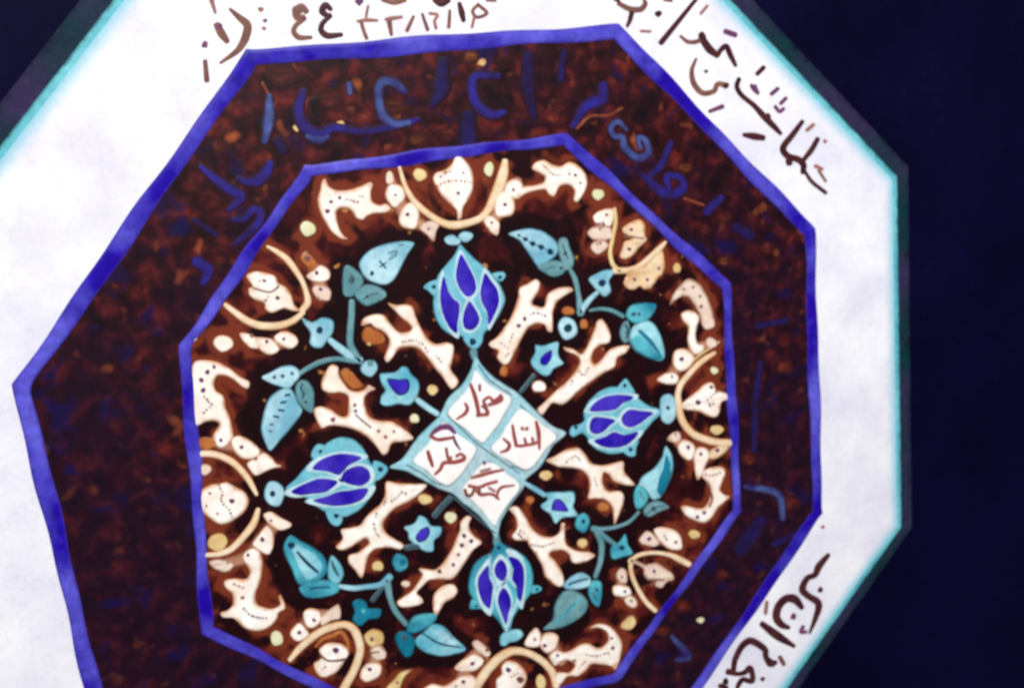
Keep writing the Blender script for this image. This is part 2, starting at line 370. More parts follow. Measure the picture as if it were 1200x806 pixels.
# lower left arch
band('arch_band', 'N', [(548,637),(600,575),(660,520),(730,470),(800,442),(870,430),(920,455),(950,510),(962,580),(945,650),(915,720),(880,780),(855,830)], [30,42,46,48,46,44,52,54,50,50,50,52,50])
shape('blossom', 'N', [(720,575),(770,540),(830,538),(880,560),(897,600),(872,640),(850,680),(810,722),(740,742),(700,712),(688,660),(730,630)],
  dots=[(818,580,19)], lines=[([(730,612),(770,640),(830,640),(872,632)],16,'brown'),([(735,690),(760,675)],10,'faint')])
band('arch_band', 'N', [(700,560),(740,515),(800,495),(850,475),(885,525),(895,580)], [16,24,26,26,26,16], 'rust', 0.3)
lobe('N', [(553,470),(600,423),(640,455),(657,490),(600,527),(558,505)], dots=[(602,475,14)])
lobe('N', [(628,370),(660,338),(720,350),(732,400),(700,442),(650,442)], dots=[(690,402,13)])
lobe('N', [(725,390),(770,350),(832,315),(842,390),(790,407),(738,432)], 'pink')
lobe('O', [(240,490),(290,458),(342,480),(342,540),(280,562),(245,530)], 'tan', dots=[(280,515,13)])
lobe('O', [(270,580),(320,548),(362,590),(352,632),(290,632)], 'pink', lines=[([(275,595),(320,590)],12,'brown')])
lobe('O', [(225,690),(270,653),(332,670),(322,732),(250,767),(213,740)], dots=[(268,692,13)])
shape('scroll', 'O', [(360,815),(410,750),(450,710),(522,693),(482,730),(455,780),(440,830)], 'tan', dots=[(430,770,9)])
# bottom arch
band('arch_band', 'P', [(110,850),(150,780),(205,700),(270,632),(345,588),(420,590),(490,618),(550,662),(592,715),(612,790)], [50,56,58,56,52,44,44,46,46,46])
lobe('P', [(118,542),(150,523),(192,553),(225,595),(200,622),(150,592)], 'pink', dots=[(205,578,13,'brown')])
lobe('P', [(18,682),(70,633),(130,603),(182,640),(150,692),(100,707),(40,702)], dots=[(118,658,14)])
shape('scroll', 'P', [(-175,812),(-120,780),(-50,790),(0,765),(50,730),(110,725),(145,760),(110,830),(-170,838)], dots=[(65,765,13),(20,790,8,'faint')])
lobe('P', [(428,542),(460,480),(497,453),(522,500),(512,552),(460,562)], 'cream', dots=[(485,515,11,'faint')])
lobe('P', [(517,550),(530,500),(570,478),(622,500),(612,562),(560,597)], dots=[(545,552,13)])
shape('scroll', 'P', [(570,618),(610,580),(660,592),(700,583),(750,550),(800,540),(850,565),(890,560),(920,520),(905,470),(860,448),(808,452),(860,424),(920,435),(970,480),(1002,540),(992,620),(962,695),(935,675),(890,668),(820,665),(790,700),(740,735),(680,735),(635,785),(600,765),(620,712),(690,712),(722,670),(690,643),(640,645),(605,672)],
  dots=[(945,567,13),(940,508,9),(620,610,11),(720,640,10,'faint')], lines=[([(790,606),(850,612),(920,595)],11),([(750,680),(780,650)],10,'faint')])
shape('blossom', 'P', [(288,680),(320,645),(370,648),(422,690),(442,740),(420,795),(380,830),(270,830),(258,760),(290,720)],
  dots=[(330,695,17),(400,752,22,'brown')], lines=[([(350,740),(380,720),(420,725)],12,'faint')])
bead('P',522,770,32,46,'tan')
# lower right arch
band('arch_band', 'R', [(340,288),(390,255),(450,240),(520,240),(590,255),(640,280),(690,305)], [22,26,24,24,30,40,36])
band('arch_band', 'R', [(350,280),(348,340),(365,400),(400,470),(440,530),(492,578)], [30,28,28,28,30,30])
shape('blossom', 'R', [(350,275),(400,290),(440,310),(500,293),(540,320),(592,360),(602,395),(560,412),(530,447),(488,432),(495,402),(450,402),(425,375),(420,335),(390,312),(345,300)], 'pink',
  extra=[('cream', ell(480,345,52,44))], dots=[(485,347,12)], lines=[([(470,425),(500,395),(540,400)],14,'brown')])
lobe('R', [(400,160),(440,113),(482,130),(512,180),(480,202),(420,190)], 'pink', dots=[(455,155,14)])
lobe('R', [(488,110),(530,90),(600,105),(637,140),(642,212),(570,212),(530,180)], dots=[(612,175,12,'faint')], lines=[([(545,140),(562,172)],13)])
lobe('R', [(260,370),(290,330),(322,350),(322,412),(280,412)], 'pink', dots=[(295,380,9,'brown')])
lobe('R', [(245,440),(290,428),(332,440),(347,480),(290,497),(250,485)], dots=[(312,465,11)])
lobe('R', [(310,510),(350,488),(387,530),(370,562),(330,552)], 'pink', dots=[(350,520,9,'brown')])
shape('bead', 'R', [(285,672),(320,625),(360,608),(382,650),(350,692),(310,692)], 'tan', 0.4)
bead('R',722,130,34,28,'tan')
# right arch
band('arch_band', 'G', [(690,270),(640,300),(590,340),(540,395),(495,450),(475,510),(478,570),(490,640),(520,700),(570,750),(640,780),(700,795),(790,800)], [24,34,36,36,38,38,44,44,44,44,46,44,44])
band('arch_line', 'G', [(715,205),(660,245),(600,285),(545,335)], [14,14,12,8], 'tan', 0.35)
shape('blossom', 'G', [(480,590),(530,540),(580,500),(640,448),(682,445),(702,488),(762,508),(772,540),(732,562),(722,612),(700,647),(650,642),(600,617),(540,607)],
  dots=[(593,560,17),(670,470,12,'brown')], lines=[([(650,545),(665,582),(690,560)],12),([(700,500),(670,530)],12,'faint')])
bead('G',705,722,38,30,'tan'); bead('G',690,372,24,24,'olive',0.3)
lobe('G', [(445,310),(460,262),(510,248),(562,280),(567,320),(530,362),(485,377),(453,350)], dots=[(495,305,15)])
lobe('G', [(355,428),(400,393),(440,383),(477,410),(460,452),(410,452)], dots=[(440,408,9)])
shape('scroll', 'G', [(493,40),(530,18),(570,25),(602,60),(590,110),(580,160),(592,212),(627,220),(627,257),(580,282),(545,250),(530,190),(535,120),(505,85)])
bead('G',672,210,34,34,'pink')
shape('scroll', 'F', [(578,692),(595,635),(640,575),(690,535),(745,560),(790,620),(820,690),(838,760),(842,820),(790,840),(762,800),(745,740),(715,690),(690,652),(650,645),(610,665)], 'pink',
  extra=[('cream', [(585,680),(600,635),(645,582),(690,548),(720,570),(690,620),(640,625)])], dots=[(660,598,9,'faint'),(715,585,10,'faint'),(762,700,12,'brown'),(755,640,9)])
bead('F',620,475,26,30,'tan')
lobe('K', [(462,75),(490,40),(530,30),(542,70),(510,92)], 'pink', dots=[(510,45,8)])
lobe('K', [(528,110),(560,78),(612,100),(627,140),(600,192),(560,182),(533,150)], dots=[(585,120,14)])
lobe('K', [(618,170),(640,128),(690,130),(712,170),(690,220),(665,282),(640,305),(625,240)], dots=[(660,160,12)])
lobe('K', [(718,140),(760,118),(832,98),(800,152),(750,187),(708,180)], 'band', dots=[(757,138,13)])
shape('scroll', 'K', [(665,290),(680,255),(740,235),(790,238),(807,270),(790,320),(775,370),(800,400),(832,410),(800,442),(760,482),(730,532),(680,567),(620,552),(570,522),(543,475),(570,463),(620,475),(670,480),(700,450),(718,400),(712,350),(690,320)],
  dots=[(680,505,12),(640,530,13)], lines=[([(695,330),(708,352)],12,'brown'),([(722,390),(727,430),(710,468)],13,'brown'),([(690,280),(730,285),(770,270)],12,'faint')])
# upper right arch
band('arch_band', 'F', [(252,125),(258,200),(240,300),(226,380),(240,450),(285,495)], [22,26,26,26,28,32], 'tan')
band('arch_band', 'F', [(255,490),(340,485),(400,460),(460,412),(515,362),(552,322)], [40,36,32,32,36,18])
lobe('F', [(130,170),(170,138),(235,128),(243,180),(225,225),(175,222),(140,205)], dots=[(205,160,10)], lines=[([(140,215),(190,208)],12)])
lobe('F', [(95,272),(115,240),(160,228),(220,232),(235,290),(190,310),(135,310)], 'pink', lines=[([(190,215),(158,250)],13)])
lobe('F', [(113,355),(135,318),(190,315),(215,340),(190,372),(150,392)], 'pink', lines=[([(150,335),(180,322)],11)])
shape('blossom', 'F', [(298,240),(350,203),(400,188),(432,220),(432,280),(442,310),(400,352),(370,392),(320,422),(283,410),(298,350),(312,318),(350,303),(330,285),(303,268)], 'band',
  extra=[('cream', [(300,350),(320,315),(360,310),(385,345),(370,392),(320,418),(290,405)])], dots=[(338,362,13),(350,247,11)], lines=[([(310,290),(370,292),(420,300)],12,'brown')])
shape('lobe', 'F', [(318,492),(400,468),(470,412),(530,368),(547,430),(547,480),(512,532),(482,572),(430,602),(400,583),(370,602),(330,597),(303,560),(328,530)], 'band',
  extra=[('cream', ell(355,552,48,46)),('cream', ell(445,545,48,50)),('band', ell(508,475,38,48))], dots=[(370,540,11),(445,542,11),(512,475,11,'faint')])

for win, pts, wd in (('A',[(462,240),(495,345),(576,474),(690,545)],[60,90,100,60]),('B',[(385,265),(362,312),(305,402),(230,510)],[60,90,100,60]),
    ('C',[(640,100),(705,205),(735,330)],[60,90,90]),('C',[(290,590),(410,630),(535,600)],[60,80,80]),('H',[(110,590),(270,628),(400,705)],[80,100,90]),
    ('L',[(470,455),(385,565),(310,660),(150,710)],[70,100,90,70]),('N',[(600,480),(680,390),(800,370)],[60,90,60]),('O',[(290,505),(310,595),(265,715)],[80,80,90]),
    ('P',[(170,570),(100,655),(50,760)],[60,90,80]),('P',[(480,515),(565,540),(640,640)],[80,100,80]),('R',[(440,165),(520,165),(600,170)],[70,60,80]),
    ('R',[(290,370),(295,460),(350,525)],[50,70,60]),('G',[(415,425),(505,315),(590,240),(680,210)],[60,90,70,50]),('K',[(500,65),(580,130),(670,170),(770,145)],[50,80,80,60]),
    ('F',[(185,170),(175,275),(170,350)],[80,100,80])):
    band('scallop_ground', win, pts, wd, 'blush', 0.3)

# ================================================================ forked cloud scrolls round the centre
shape('cloud_scroll', 'D', [(273,378),(330,390),(380,385),(420,400),(437,450),(472,530),(512,590),(560,620),(620,610),(662,630),(655,720),(645,770),(692,840),(650,885),(600,820),(540,750),(480,670),(430,640),(380,640),(340,650),(300,702),(270,728),(253,700),(275,640),(280,590),(240,545),(190,520),(170,500),(118,512),(130,470),(190,445),(250,450),(290,500),(340,550),(400,545),(415,520),(370,480),(310,420)],
  lines=[([(360,605),(440,600),(500,640)],12,'faint'),([(495,650),(515,670)],10,'faint'),([(560,690),(590,730)],10,'faint')])
shape('blob', 'D', [(118,560),(140,520),(190,520),(250,560),(262,600),(230,625),(170,630),(125,600)], 'rust', 0.25, extra=[('tan', ell(175,598,42,34))])
shape('cloud_scroll', 'I', [(85,230),(108,180),(140,138),(182,150),(187,190),(212,240),(252,285),(300,295),(340,280),(362,258),(402,280),(360,302),(337,340),(342,390),(372,448),(430,468),(500,473),(560,508),(628,570),(560,592),(500,602),(477,652),(445,668),(410,622),(350,562),(280,522),(200,502),(130,497),(83,512),(48,450),(38,400),(80,383),(140,400),(190,438),(233,440),(243,380),(238,320),(190,302),(140,307),(88,285)],
  dots=[(280,375,12,'brown'),(285,408,11),(150,460,16,'faint'),(420,527,12,'faint'),(462,562,14,'faint'),(510,530,9,'faint')], lines=[([(285,430),(320,462),(375,507)],11,'ink')])
shape('blob', 'I', [(192,180),(240,155),(292,210),(335,265),(270,285),(220,240)], 'rust', 0.25, extra=[('tan', [(225,185),(255,170),(285,215),(270,245),(240,225)])])
shape('cloud_scroll', 'E', [(65,515),(110,480),(150,430),(190,370),(215,310),(237,240),(245,190),(290,165),(340,138),(367,160),(352,220),(320,270),(330,290),(390,300),(402,250),(418,220),(470,190),(540,183),(562,203),(510,237),(462,280),(442,340),(442,400),(437,448),(410,442),(390,407),(340,402),(302,420),(262,480),(222,560),(182,632),(150,643),(113,600),(118,560),(78,540)],
  dots=[(275,370,14),(240,410,13)], lines=[([(310,345),(340,335),(400,352)],13),([(192,500),(205,460)],13,'faint'),([(138,515),(180,547)],12,'faint'),([(165,590),(180,575)],10,'faint')])
shape('cloud_scroll', 'E', [(582,664),(603,620),(578,585),(520,562),(505,538),(560,548),(612,578),(640,540),(668,480),(688,430),(700,388),(730,372),(762,410),(783,470),(773,512),(720,527),(682,562),(672,610),(692,638),(730,610),(780,550),(850,528),(896,530),(872,572),(822,602),(807,652),(742,692),(662,746),(584,806),(544,848),(494,878),(442,866),(412,896),(377,938),(350,904),(382,872),(452,802),(532,734)],
  lines=[([(650,660),(625,710)],12,'faint'),([(600,680),(615,700)],10,'faint'),([(560,740),(540,770)],11,'faint')])
shape('cloud_scroll', 'Q', [(300,97),(350,73),(420,35),(490,23),(532,60),(572,115),(640,125),(700,113),(757,103),(762,160),(792,200),(825,242),(760,242),(700,222),(670,182),(640,170),(638,240),(670,278),(740,278),(762,310),(752,370),(722,440),(703,475),(698,420),(688,370),(650,332),(590,322),(548,322),(558,270),(553,210),(520,162),(450,142),(380,137),(330,117)],
  lines=[([(420,102),(470,70),(502,100)],13,'faint'),([(585,200),(600,240)],12,'faint')])
shape('cloud_scroll', 'Q', [(83,383),(130,368),(182,430),(222,500),(270,538),(340,548),(380,520),(390,470),(412,468),(412,530),(422,590),(480,630),(560,638),(590,658),(540,692),(480,707),(448,690),(438,652),(400,627),(350,632),(322,650),(370,708),(402,772),(405,830),(370,842),(328,812),(293,780),(278,720),(238,650),(198,592),(190,572),(120,567),(98,540),(128,500),(118,430)],
  lines=[([(215,590),(280,602),(345,580)],13,'faint'),([(150,512),(180,530)],12,'faint'),([(140,530),(165,560)],10,'faint')])
shape('cloud_scroll', 'M', [(365,172),(440,182),(520,185),(605,190),(562,242),(502,292),(432,322),(382,362),(347,420),(362,470),(412,508),(470,543),(450,572),(390,562),(310,567),(272,592),(252,640),(232,720),(214,738),(178,690),(143,650),(143,608),(200,588),(240,558),(265,530),(240,507),(200,532),(150,562),(100,577),(68,555),(108,508),(98,455),(160,443),(210,428),(240,388),(290,338),(328,308),(358,250)],
  lines=[([(478,240),(455,238),(425,270)],11),([(415,272),(390,292)],10),([(360,290),(345,320)],11),([(310,360),(302,390)],12,'faint'),([(292,420),(300,465)],12,'faint'),([(310,480),(330,500)],10,'faint')])
shape('cloud_scroll', 'M', [(838,375),(868,383),(852,430),(882,490),(930,530),(882,572),(842,632),(802,692),(755,747),(690,750),(620,752),(577,792),(547,825),(577,860),(582,885),(530,907),(450,912),(428,880),(468,850),(518,815),(548,770),(578,720),(558,685),(610,688),(660,688),(708,640),(748,580),(773,520),(798,460),(803,410)], 'cream',
  dots=[(825,490,15),(865,520,14),(810,545,14),(790,600,12,'faint'),(760,660,13),(680,700,14,'brown')])
shape('blob', 'O', [(640,315),(648,250),(698,203),(760,193),(787,230),(762,272),(712,302),(682,347),(655,385)], 'cream', 0.42)
for b in (('I',740,285,32,32,'tan'),('I',632,455,32,28,'olive'),('E',625,402,28,30,'rust'),('E',532,325,42,26,'rust'),('E',360,770,46,34,'cream'),('E',152,680,28,34,'rust'),
          ('Q',300,185,38,30,'tan'),('Q',515,585,30,30,'tan'),('Q',205,330,26,24,'rust'),('Q',640,372,40,30,'rust'),('M',595,275,42,32,'tan'),('M',745,382,36,36,'olive'),('M',315,670,38,30,'tan'),('O',480,190,26,22,'pink'),
          ('H',-25,-20,24,24,'tan'),('b1',548,275,38,38,'olive')):
    bead(*b[:6], h=0.36)

# ================================================================ four lotus buds
def lotus(win, body, petals, ears, knot, hole, key='bud', knotkey='sky', knotdot=None, lines=()):
    ms = Mesh()
    Q = fill(ms, w(win, body), key, 0, H(0.55), 0.014)
    for e, dot in ears:
        Q = Q + fill(ms, w(win, e), key, 0, H(0.45), 0.010)
        fill(ms, w(win, ell(dot[0], dot[1], dot[2], n=8)), 'line', H(0.42), H(0.5), 0.004, 3)
    if hole: fill(ms, w(win, ell(hole[0], hole[1], hole[2], n=9)), 'line', H(0.5), H(0.58), 0.005, 3)
    for l in lines: stroke(ms, w(win, l[0]), sw(l[1], wk(win)), l[2], H(0.5), H(0.57), 5)
    CYAN_PTS.extend(Q)
    o = ms.build('lotus_bud', MED)
    ml = Mesh()
    for p in petals:
        gx = sum(q[0] for q in p) / len(p); gy = sum(q[1] for q in p) / len(p)
        fill(ml, w(win, [(gx + (x - gx) * (1 + 34 / math.sqrt(abs(area(p)))), gy + (y - gy) * (1 + 34 / math.sqrt(abs(area(p))))) for x, y in p]), 'pale', H(0.5), H(0.57), 0.008)
    ml.build('petal_outline', o)
    for p in petals:
        gx = sum(q[0] for q in p) / len(p); gy = sum(q[1] for q in p) / len(p)
        p = [(gx + (x - gx) * 1.03, gy + (y - gy) * 1.03) for x, y in p]
        mp = Mesh()
        fill(mp, w(win, p), 'line', H(0.54), H(0.61), 0.004, 5)
        # the cobalt fill sits inside its painted outline
        cx = sum(q[0] for q in p) / len(p); cy = sum(q[1] for q in p) / len(p)
        k = 1.03 - 4.0 / max(40, math.sqrt(abs(area(p))))
        fill(mp, w(win, [(cx + (x - cx) * k, cy + (y - cy) * k) for x, y in p]), 'blue', H(0.57), H(0.68), 0.008, 5)
        mp.build('petal', o)
    mk = Mesh()
    for kk in knot: CYAN_PTS.extend(fill(mk, w(win, kk), knotkey, 0, H(0.6), 0.010))
    if knotdot: fill(mk, w(win, ell(*knotdot, n=8)), 'line', H(0.55), H(0.62), 0.004, 3)
    mk.build('knot', o)
lotus('D', [(698,35),(730,62),(790,120),(850,170),(910,230),(950,300),(967,360),(942,430),(892,510),(842,560),(832,610),(800,650),(758,643),(722,602),(712,577),(660,574),(600,535),(557,470),(541,390),(548,310),(568,220),(620,150),(668,92)],
  [[(705,95),(742,150),(782,230),(793,290),(772,328),(735,335),(698,290),(676,230),(683,160)],[(605,225),(628,300),(658,350),(693,380),(693,440),(683,500),(680,550),(640,523),(602,450),(584,370),(587,290)],[(848,205),(883,250),(918,300),(928,370),(903,440),(868,500),(858,430),(828,370),(820,310),(832,250)],[(755,370),(793,420),(813,470),(798,512),(765,535),(727,523),(716,475),(727,420)]],
  [([(550,335),(510,305),(483,285),(520,253),(580,245)],(545,282,13)),([(888,208),(950,193),(970,215),(940,252)],(935,225,12))],
  [[(605,0),(650,-25),(690,-5),(705,20),(680,38),(630,35)],[(690,-20),(725,-45),(775,-30),(770,0),(735,22),(700,10)]], (775,605,22))
lotus('J', [(287,440),(300,402),(340,390),(373,370),(372,320),(397,260),(458,200),(520,170),(580,168),(642,185),(702,240),(762,280),(820,300),(825,328),(782,370),(732,430),(682,490),(620,547),(540,564),(468,548),(418,513),(388,462),(358,442),(310,463)],
  [[(412,307),(438,260),(500,223),(580,213),(660,223),(652,242),(602,262),(560,298),(500,308)],[(407,390),(428,348),(490,347),(555,365),(522,397),(482,433),(440,443),(412,427)],[(597,345),(638,302),(700,307),(778,318),(742,352),(700,383),(650,404),(607,387)],[(435,483),(500,458),(550,432),(610,448),(686,432),(673,467),(622,508),(560,524),(488,518)]],
  [([(570,185),(595,140),(622,118),(647,150),(672,205)],(613,158,12)),([(605,540),(638,577),(677,572),(682,530),(695,480)],(648,535,13))],
  [[(820,295),(828,230),(870,208),(907,230),(918,290),(912,350),(872,388),(830,362)]], (325,405,12), knotdot=(868,290,14))
lotus('d2', [(422,130),(440,108),(470,130),(520,153),(572,190),(602,250),(604,310),(592,362),(552,412),(512,472),(492,545),(468,535),(438,490),(398,450),(348,412),(303,362),(298,300),(318,230),(358,188),(400,168)],
  [[(428,220),(450,198),(475,225),(478,270),(460,298),(433,282),(420,252)],[(343,290),(375,240),(392,228),(396,280),(412,320),(408,370),(398,425),(368,402),(347,350)],[(488,188),(530,198),(557,240),(558,320),(545,390),(528,372),(522,320),(503,290),(508,240)],[(465,332),(492,370),(498,410),(487,450),(475,500),(453,450),(437,400),(442,360)]],
  [([(315,385),(303,430),(350,432),(395,442),(350,400)],(335,418,7)),([(598,320),(640,325),(642,345),(595,360)],(622,338,8))],
  [[(448,560),(480,533),(540,528),(558,555),(530,582),(490,592),(470,607),(448,600)]], (440,142,11), 'teal', 'cyan',
  lines=[([(400,185),(400,250),(412,290),(425,320),(425,370),(440,440),(470,520)],14,'sky'),([(478,190),(492,230),(490,270),(508,310),(530,340),(528,390),(505,450),(485,510)],14,'sky'),([(425,310),(455,318),(490,280)],22,'sky')])
lotus('c1', [(442,695),(490,648),(540,588),(580,548),(600,518),(640,478),(700,452),(762,462),(812,508),(842,570),(873,605),(872,640),(857,702),(832,752),(782,802),(718,830),(650,815),(590,782),(540,742),(490,722)],
  [[(572,600),(610,558),(680,532),(740,532),(798,550),(742,582),(712,612),(690,628),(640,612)],[(472,705),(540,667),(600,647),(660,652),(685,665),(632,708),(560,718),(508,723)],[(706,650),(727,608),(790,587),(832,608),(838,650),(800,678),(748,673)],[(575,750),(640,728),(690,708),(740,702),(826,693),(803,742),(740,768),(660,773)]],
  [([(562,545),(575,500),(602,483),(635,500),(600,560)],(608,520,11)),([(855,568),(900,573),(927,602),(902,642),(860,655)],(890,602,13)),([(630,790),(655,860),(690,872),(712,845),(705,805)],(682,820,13))],
  [[(343,700),(363,663),(402,663),(432,690),(437,730),(412,777),(370,772),(343,742)]], None, knotdot=(380,718,16))

# ================================================================ leaves, stems and small flowers
def leaf(win, blade, sepals, keys, dots=(), lines=(), extra=(), bladelabel=None):
    ms = Mesh(); k = wk(win)
    Q = fill(ms, w(win, blade), keys[0], 0, H(0.55), 0.014)
    for ex in extra: fill(ms, w(win, ex[1]), ex[0], H(0.4), H(0.58), 0.012)
    for d in dots: fill(ms, w(win, ell(d[0], d[1], d[2], n=8, wob=0.15)), 'line', H(0.5), H(0.6), 0.004, 3)
    for l in lines: stroke(ms, w(win, l[0]), sw(l[1], k), l[2] if len(l) > 2 else 'line', H(0.5), H(0.6), 5)
    o = ms.build('leaf', MED); CYAN_PTS.extend(Q)
    for i, s in enumerate(sepals):
        m2 = Mesh(); CYAN_PTS.extend(fill(m2, w(win, s[0]), keys[1 + i], 0, H(0.62), 0.012))
        for d in s[1]: fill(m2, w(win, ell(d[0], d[1], d[2], n=8, wob=0.2)), 'slate', H(0.58), H(0.66), 0.004, 3)
        for l in s[2]: stroke(m2, w(win, l[0]), sw(l[1], k), l[2] if len(l) > 2 else 'slate', H(0.58), H(0.66), 5)
        m2.build('sepal', o)
def stem(win, pts, wd, key='sky'): return band('stem', win, pts, wd, key, 0.45, collect='cyan')
def flower(win, pts, key, heart=None, dot=None, h=0.5):
    ms = Mesh(); CYAN_PTS.extend(fill(ms, w(win, pts), key, 0, H(h), 0.013))
    if dot: fill(ms, w(win, ell(*dot[:3], n=9)), dot[3] if len(dot) > 3 else 'line', H(h - 0.05), H(h + 0.05), 0.005, 3)
    o = ms.build('small_flower', MED)
    if heart:
        mp = Mesh(); fill(mp, w(win, heart), 'line', H(h - 0.05), H(h + 0.03), 0.004)
        cx = sum(q[0] for q in heart) / len(heart); cy = sum(q[1] for q in heart) / len(heart)
        fill(mp, w(win, [(cx + (x - cx) * 0.86, cy + (y - cy) * 0.86) for x, y in heart]), 'blue', H(h), H(h + 0.1), 0.008)
        mp.build('flower_heart', o)
    return o
def berry(win, cx, cy, rx, ry, key, dot=None, dotkey='line'):
    ms = Mesh(); CYAN_PTS.extend(fill(ms, w(win, ell(cx, cy, rx, ry)), key, 0, H(0.5), 0.011, 3))
    if dot: fill(ms, w(win, ell(*dot, n=8)), dotkey, H(0.45), H(0.55), 0.005, 3)
    ms.build('berry', MED)

# upper left spray
stem('D', [(62,372),(60,450),(52,540),(52,620),(85,690),(105,715)], [40,42,42,44,52,50], 'grey')
stem('C', [(785,598),(850,650),(910,692),(958,715)], [36,48,52,50], 'sky')
stem('H', [(590,200),(650,160),(740,118),(830,103),(930,118)], [26,30,32,30,30], 'grey')
leaf('D', [(103,150),(140,90),(200,50),(290,23),(370,13),(432,25),(392,90),(352,170),(312,240),(260,272),(200,262),(140,232)],
  [([(13,170),(40,153),(92,185),(127,225),(132,265),(90,322),(60,345),(13,332),(3,250)], [(60,240,22)], [([(45,205),(70,225),(60,265)],10)]), ([(78,322),(140,268),(200,273),(257,305),(268,335),(230,367),(150,398),(103,372)], [(150,340,11)], [([(130,355),(170,330),(215,320)],10)])],
  ['sky','grey','grey'], dots=[(180,203,14)], lines=[([(228,165),(262,140)],10),([(225,130),(262,172)],12),([(275,85),(320,70),(318,100),(280,120)],8),([(290,100),(312,88)],6),([(340,40),(362,32)],10,'slate')])
leaf('H', [(398,400),(428,330),(490,283),(550,278),(582,320),(602,370),(622,410),(562,502),(482,592),(430,645),(398,590),(377,530),(383,460)],
  [([(380,215),(440,178),(500,147),(560,142),(602,170),(605,210),(572,250),(540,278),(470,262)], [(455,210,12),(505,203,13),(560,188,12)], []), ([(578,260),(610,228),(652,233),(687,280),(692,340),(682,420),(640,407),(598,370),(578,310)], [(640,355,11)], [([(620,250),(612,275),(628,310),(622,330)],12,'line')])],
  ['sky','sky','grey'], lines=[([(520,318),(545,312)],16),([(495,360),(522,355)],15),([(480,402),(510,408)],15),([(452,440),(480,445)],14),([(430,488),(450,490)],12,'slate'),([(425,525),(440,530)],11,'slate')])
flower('C', [(615,462),(680,490),(740,463),(803,483),(803,550),(773,592),(737,642),(690,642),(662,612),(668,560),(637,510)], 'sky', dot=(722,537,22))
flower('I', [(427,195),(470,185),(520,180),(560,148),(592,155),(612,190),(653,230),(662,280),(642,340),(602,377),(540,370),(480,382),(432,367),(438,320),(458,290),(437,250)], 'cyan', heart=[(468,220),(540,220),(594,220),(607,262),(590,303),(545,320),(505,292)])
berry('I',365,157,50,50,'sky',(372,128,20),'grey')
stem('I', [(650,345),(700,383),(765,425)], [34,38,36])
# upper right spray
stem('b2', [(768,450),(800,510),(818,590),(828,672)], [18,26,26,40], 'grey'); stem('b2', [(828,665),(870,610),(905,578)], [34,26,22], 'sky')
stem('E', [(660,322),(720,312),(790,322),(855,355)], [16,24,26,28], 'grey')
leaf('B', [(330,575),(400,550),(470,543),(550,568),(612,620),(628,680),(592,722),(510,768),(468,720),(428,660),(388,610)],
  [([(615,650),(635,600),(675,600),(700,670),(720,715),(712,770),(670,790),(640,740)], [(665,690,14)], [([(650,640),(680,720)],10)]), ([(500,765),(570,730),(640,735),(672,775),(650,815),(590,830),(530,800)], [(640,775,12)], [([(545,785),(600,765)],9)])],
  ['sky','grey','grey'], dots=[(390,582,9),(430,605,14),(473,632,16),(523,652,17),(577,680,20)], lines=[([(385,580),(430,605),(473,632),(523,652),(577,680)],6)])
flower('b2', [(865,515),(900,488),(950,468),(990,475),(963,520),(972,570),(940,597),(908,570)], 'sky', dot=(928,530,18))
berry('E',530,427,58,68,'sky',(530,425,26))
flower('E', [(338,525),(380,528),(420,518),(474,508),(473,560),(482,600),(504,635),(452,662),(420,705),(378,703),(328,662),(311,620),(337,570)], 'cyan', heart=[(366,602),(400,567),(436,554),(434,602),(402,645),(368,636)])
stem('E', [(330,705),(290,757),(252,800)], [26,26,24], 'slate')
leaf('G', [(188,200),(198,130),(260,78),(322,88),(362,140),(388,210),(398,290),(372,318),(300,302),(228,262)],
  [([(165,50),(185,0),(240,-25),(345,-20),(335,30),(290,82),(240,102),(190,82)], [(212,40,14),(245,40,12)], []), ([(128,140),(148,93),(180,78),(192,130),(192,190),(162,213),(133,180)], [(170,150,10)], [([(165,105),(180,140),(172,180)],12,'line')])],
  ['cyan','teal','grey'], lines=[([(248,140),(300,190),(345,245),(380,300)],[24,30,22,8],'deep')], extra=[('teal', [(195,195),(240,150),(300,200),(350,262),(375,308),(300,298),(232,258)])])
# lower right spray
stem('Q', [(848,402),(790,460),(710,490),(630,502),(580,500)], [20,22,24,28,40], 'grey')
stem('Q', [(600,515),(628,590),(622,690),(592,780)], [40,38,34,30], 'grey'); stem('Q', [(625,525),(662,558),(705,590)], [30,32,28], 'grey')
leaf('K', [(453,113),(492,170),(497,250),(472,330),(422,418),(370,428),(338,382),(298,330),(318,290),(380,248),(430,180)],
  [([(262,402),(290,338),(332,368),(352,420),(322,472),(278,482)], [], [([(300,380),(325,430)],16,'grey')]), ([(318,490),(350,450),(410,433),(475,472),(420,500),(360,532),(328,522)], [(380,480,16)], [([(340,510),(400,470),(440,465)],9)])],
  ['cyan','teal','grey'], extra=[('deep', [(455,160),(486,220),(474,310),(425,405),(395,370),(405,300),(430,240)])], lines=[([(300,335),(345,360),(385,420)],14,'sky')])
flower('R', [(227,210),(280,172),(315,127),(333,190),(360,242),(310,262),(238,277)], 'teal', dot=(295,208,16))
berry('Q',515,465,44,58,'teal',(520,455,14))
flower('Q', [(298,290),(350,283),(400,283),(464,281),(473,330),(462,370),(489,422),(430,432),(392,440),(355,470),(328,420),(278,382),(270,360),(308,330)], 'cyan', heart=[(330,372),(347,328),(385,322),(426,372),(430,398),(380,398),(335,392)])
stem('Q', [(178,232),(240,268),(290,300)], [26,32,30])
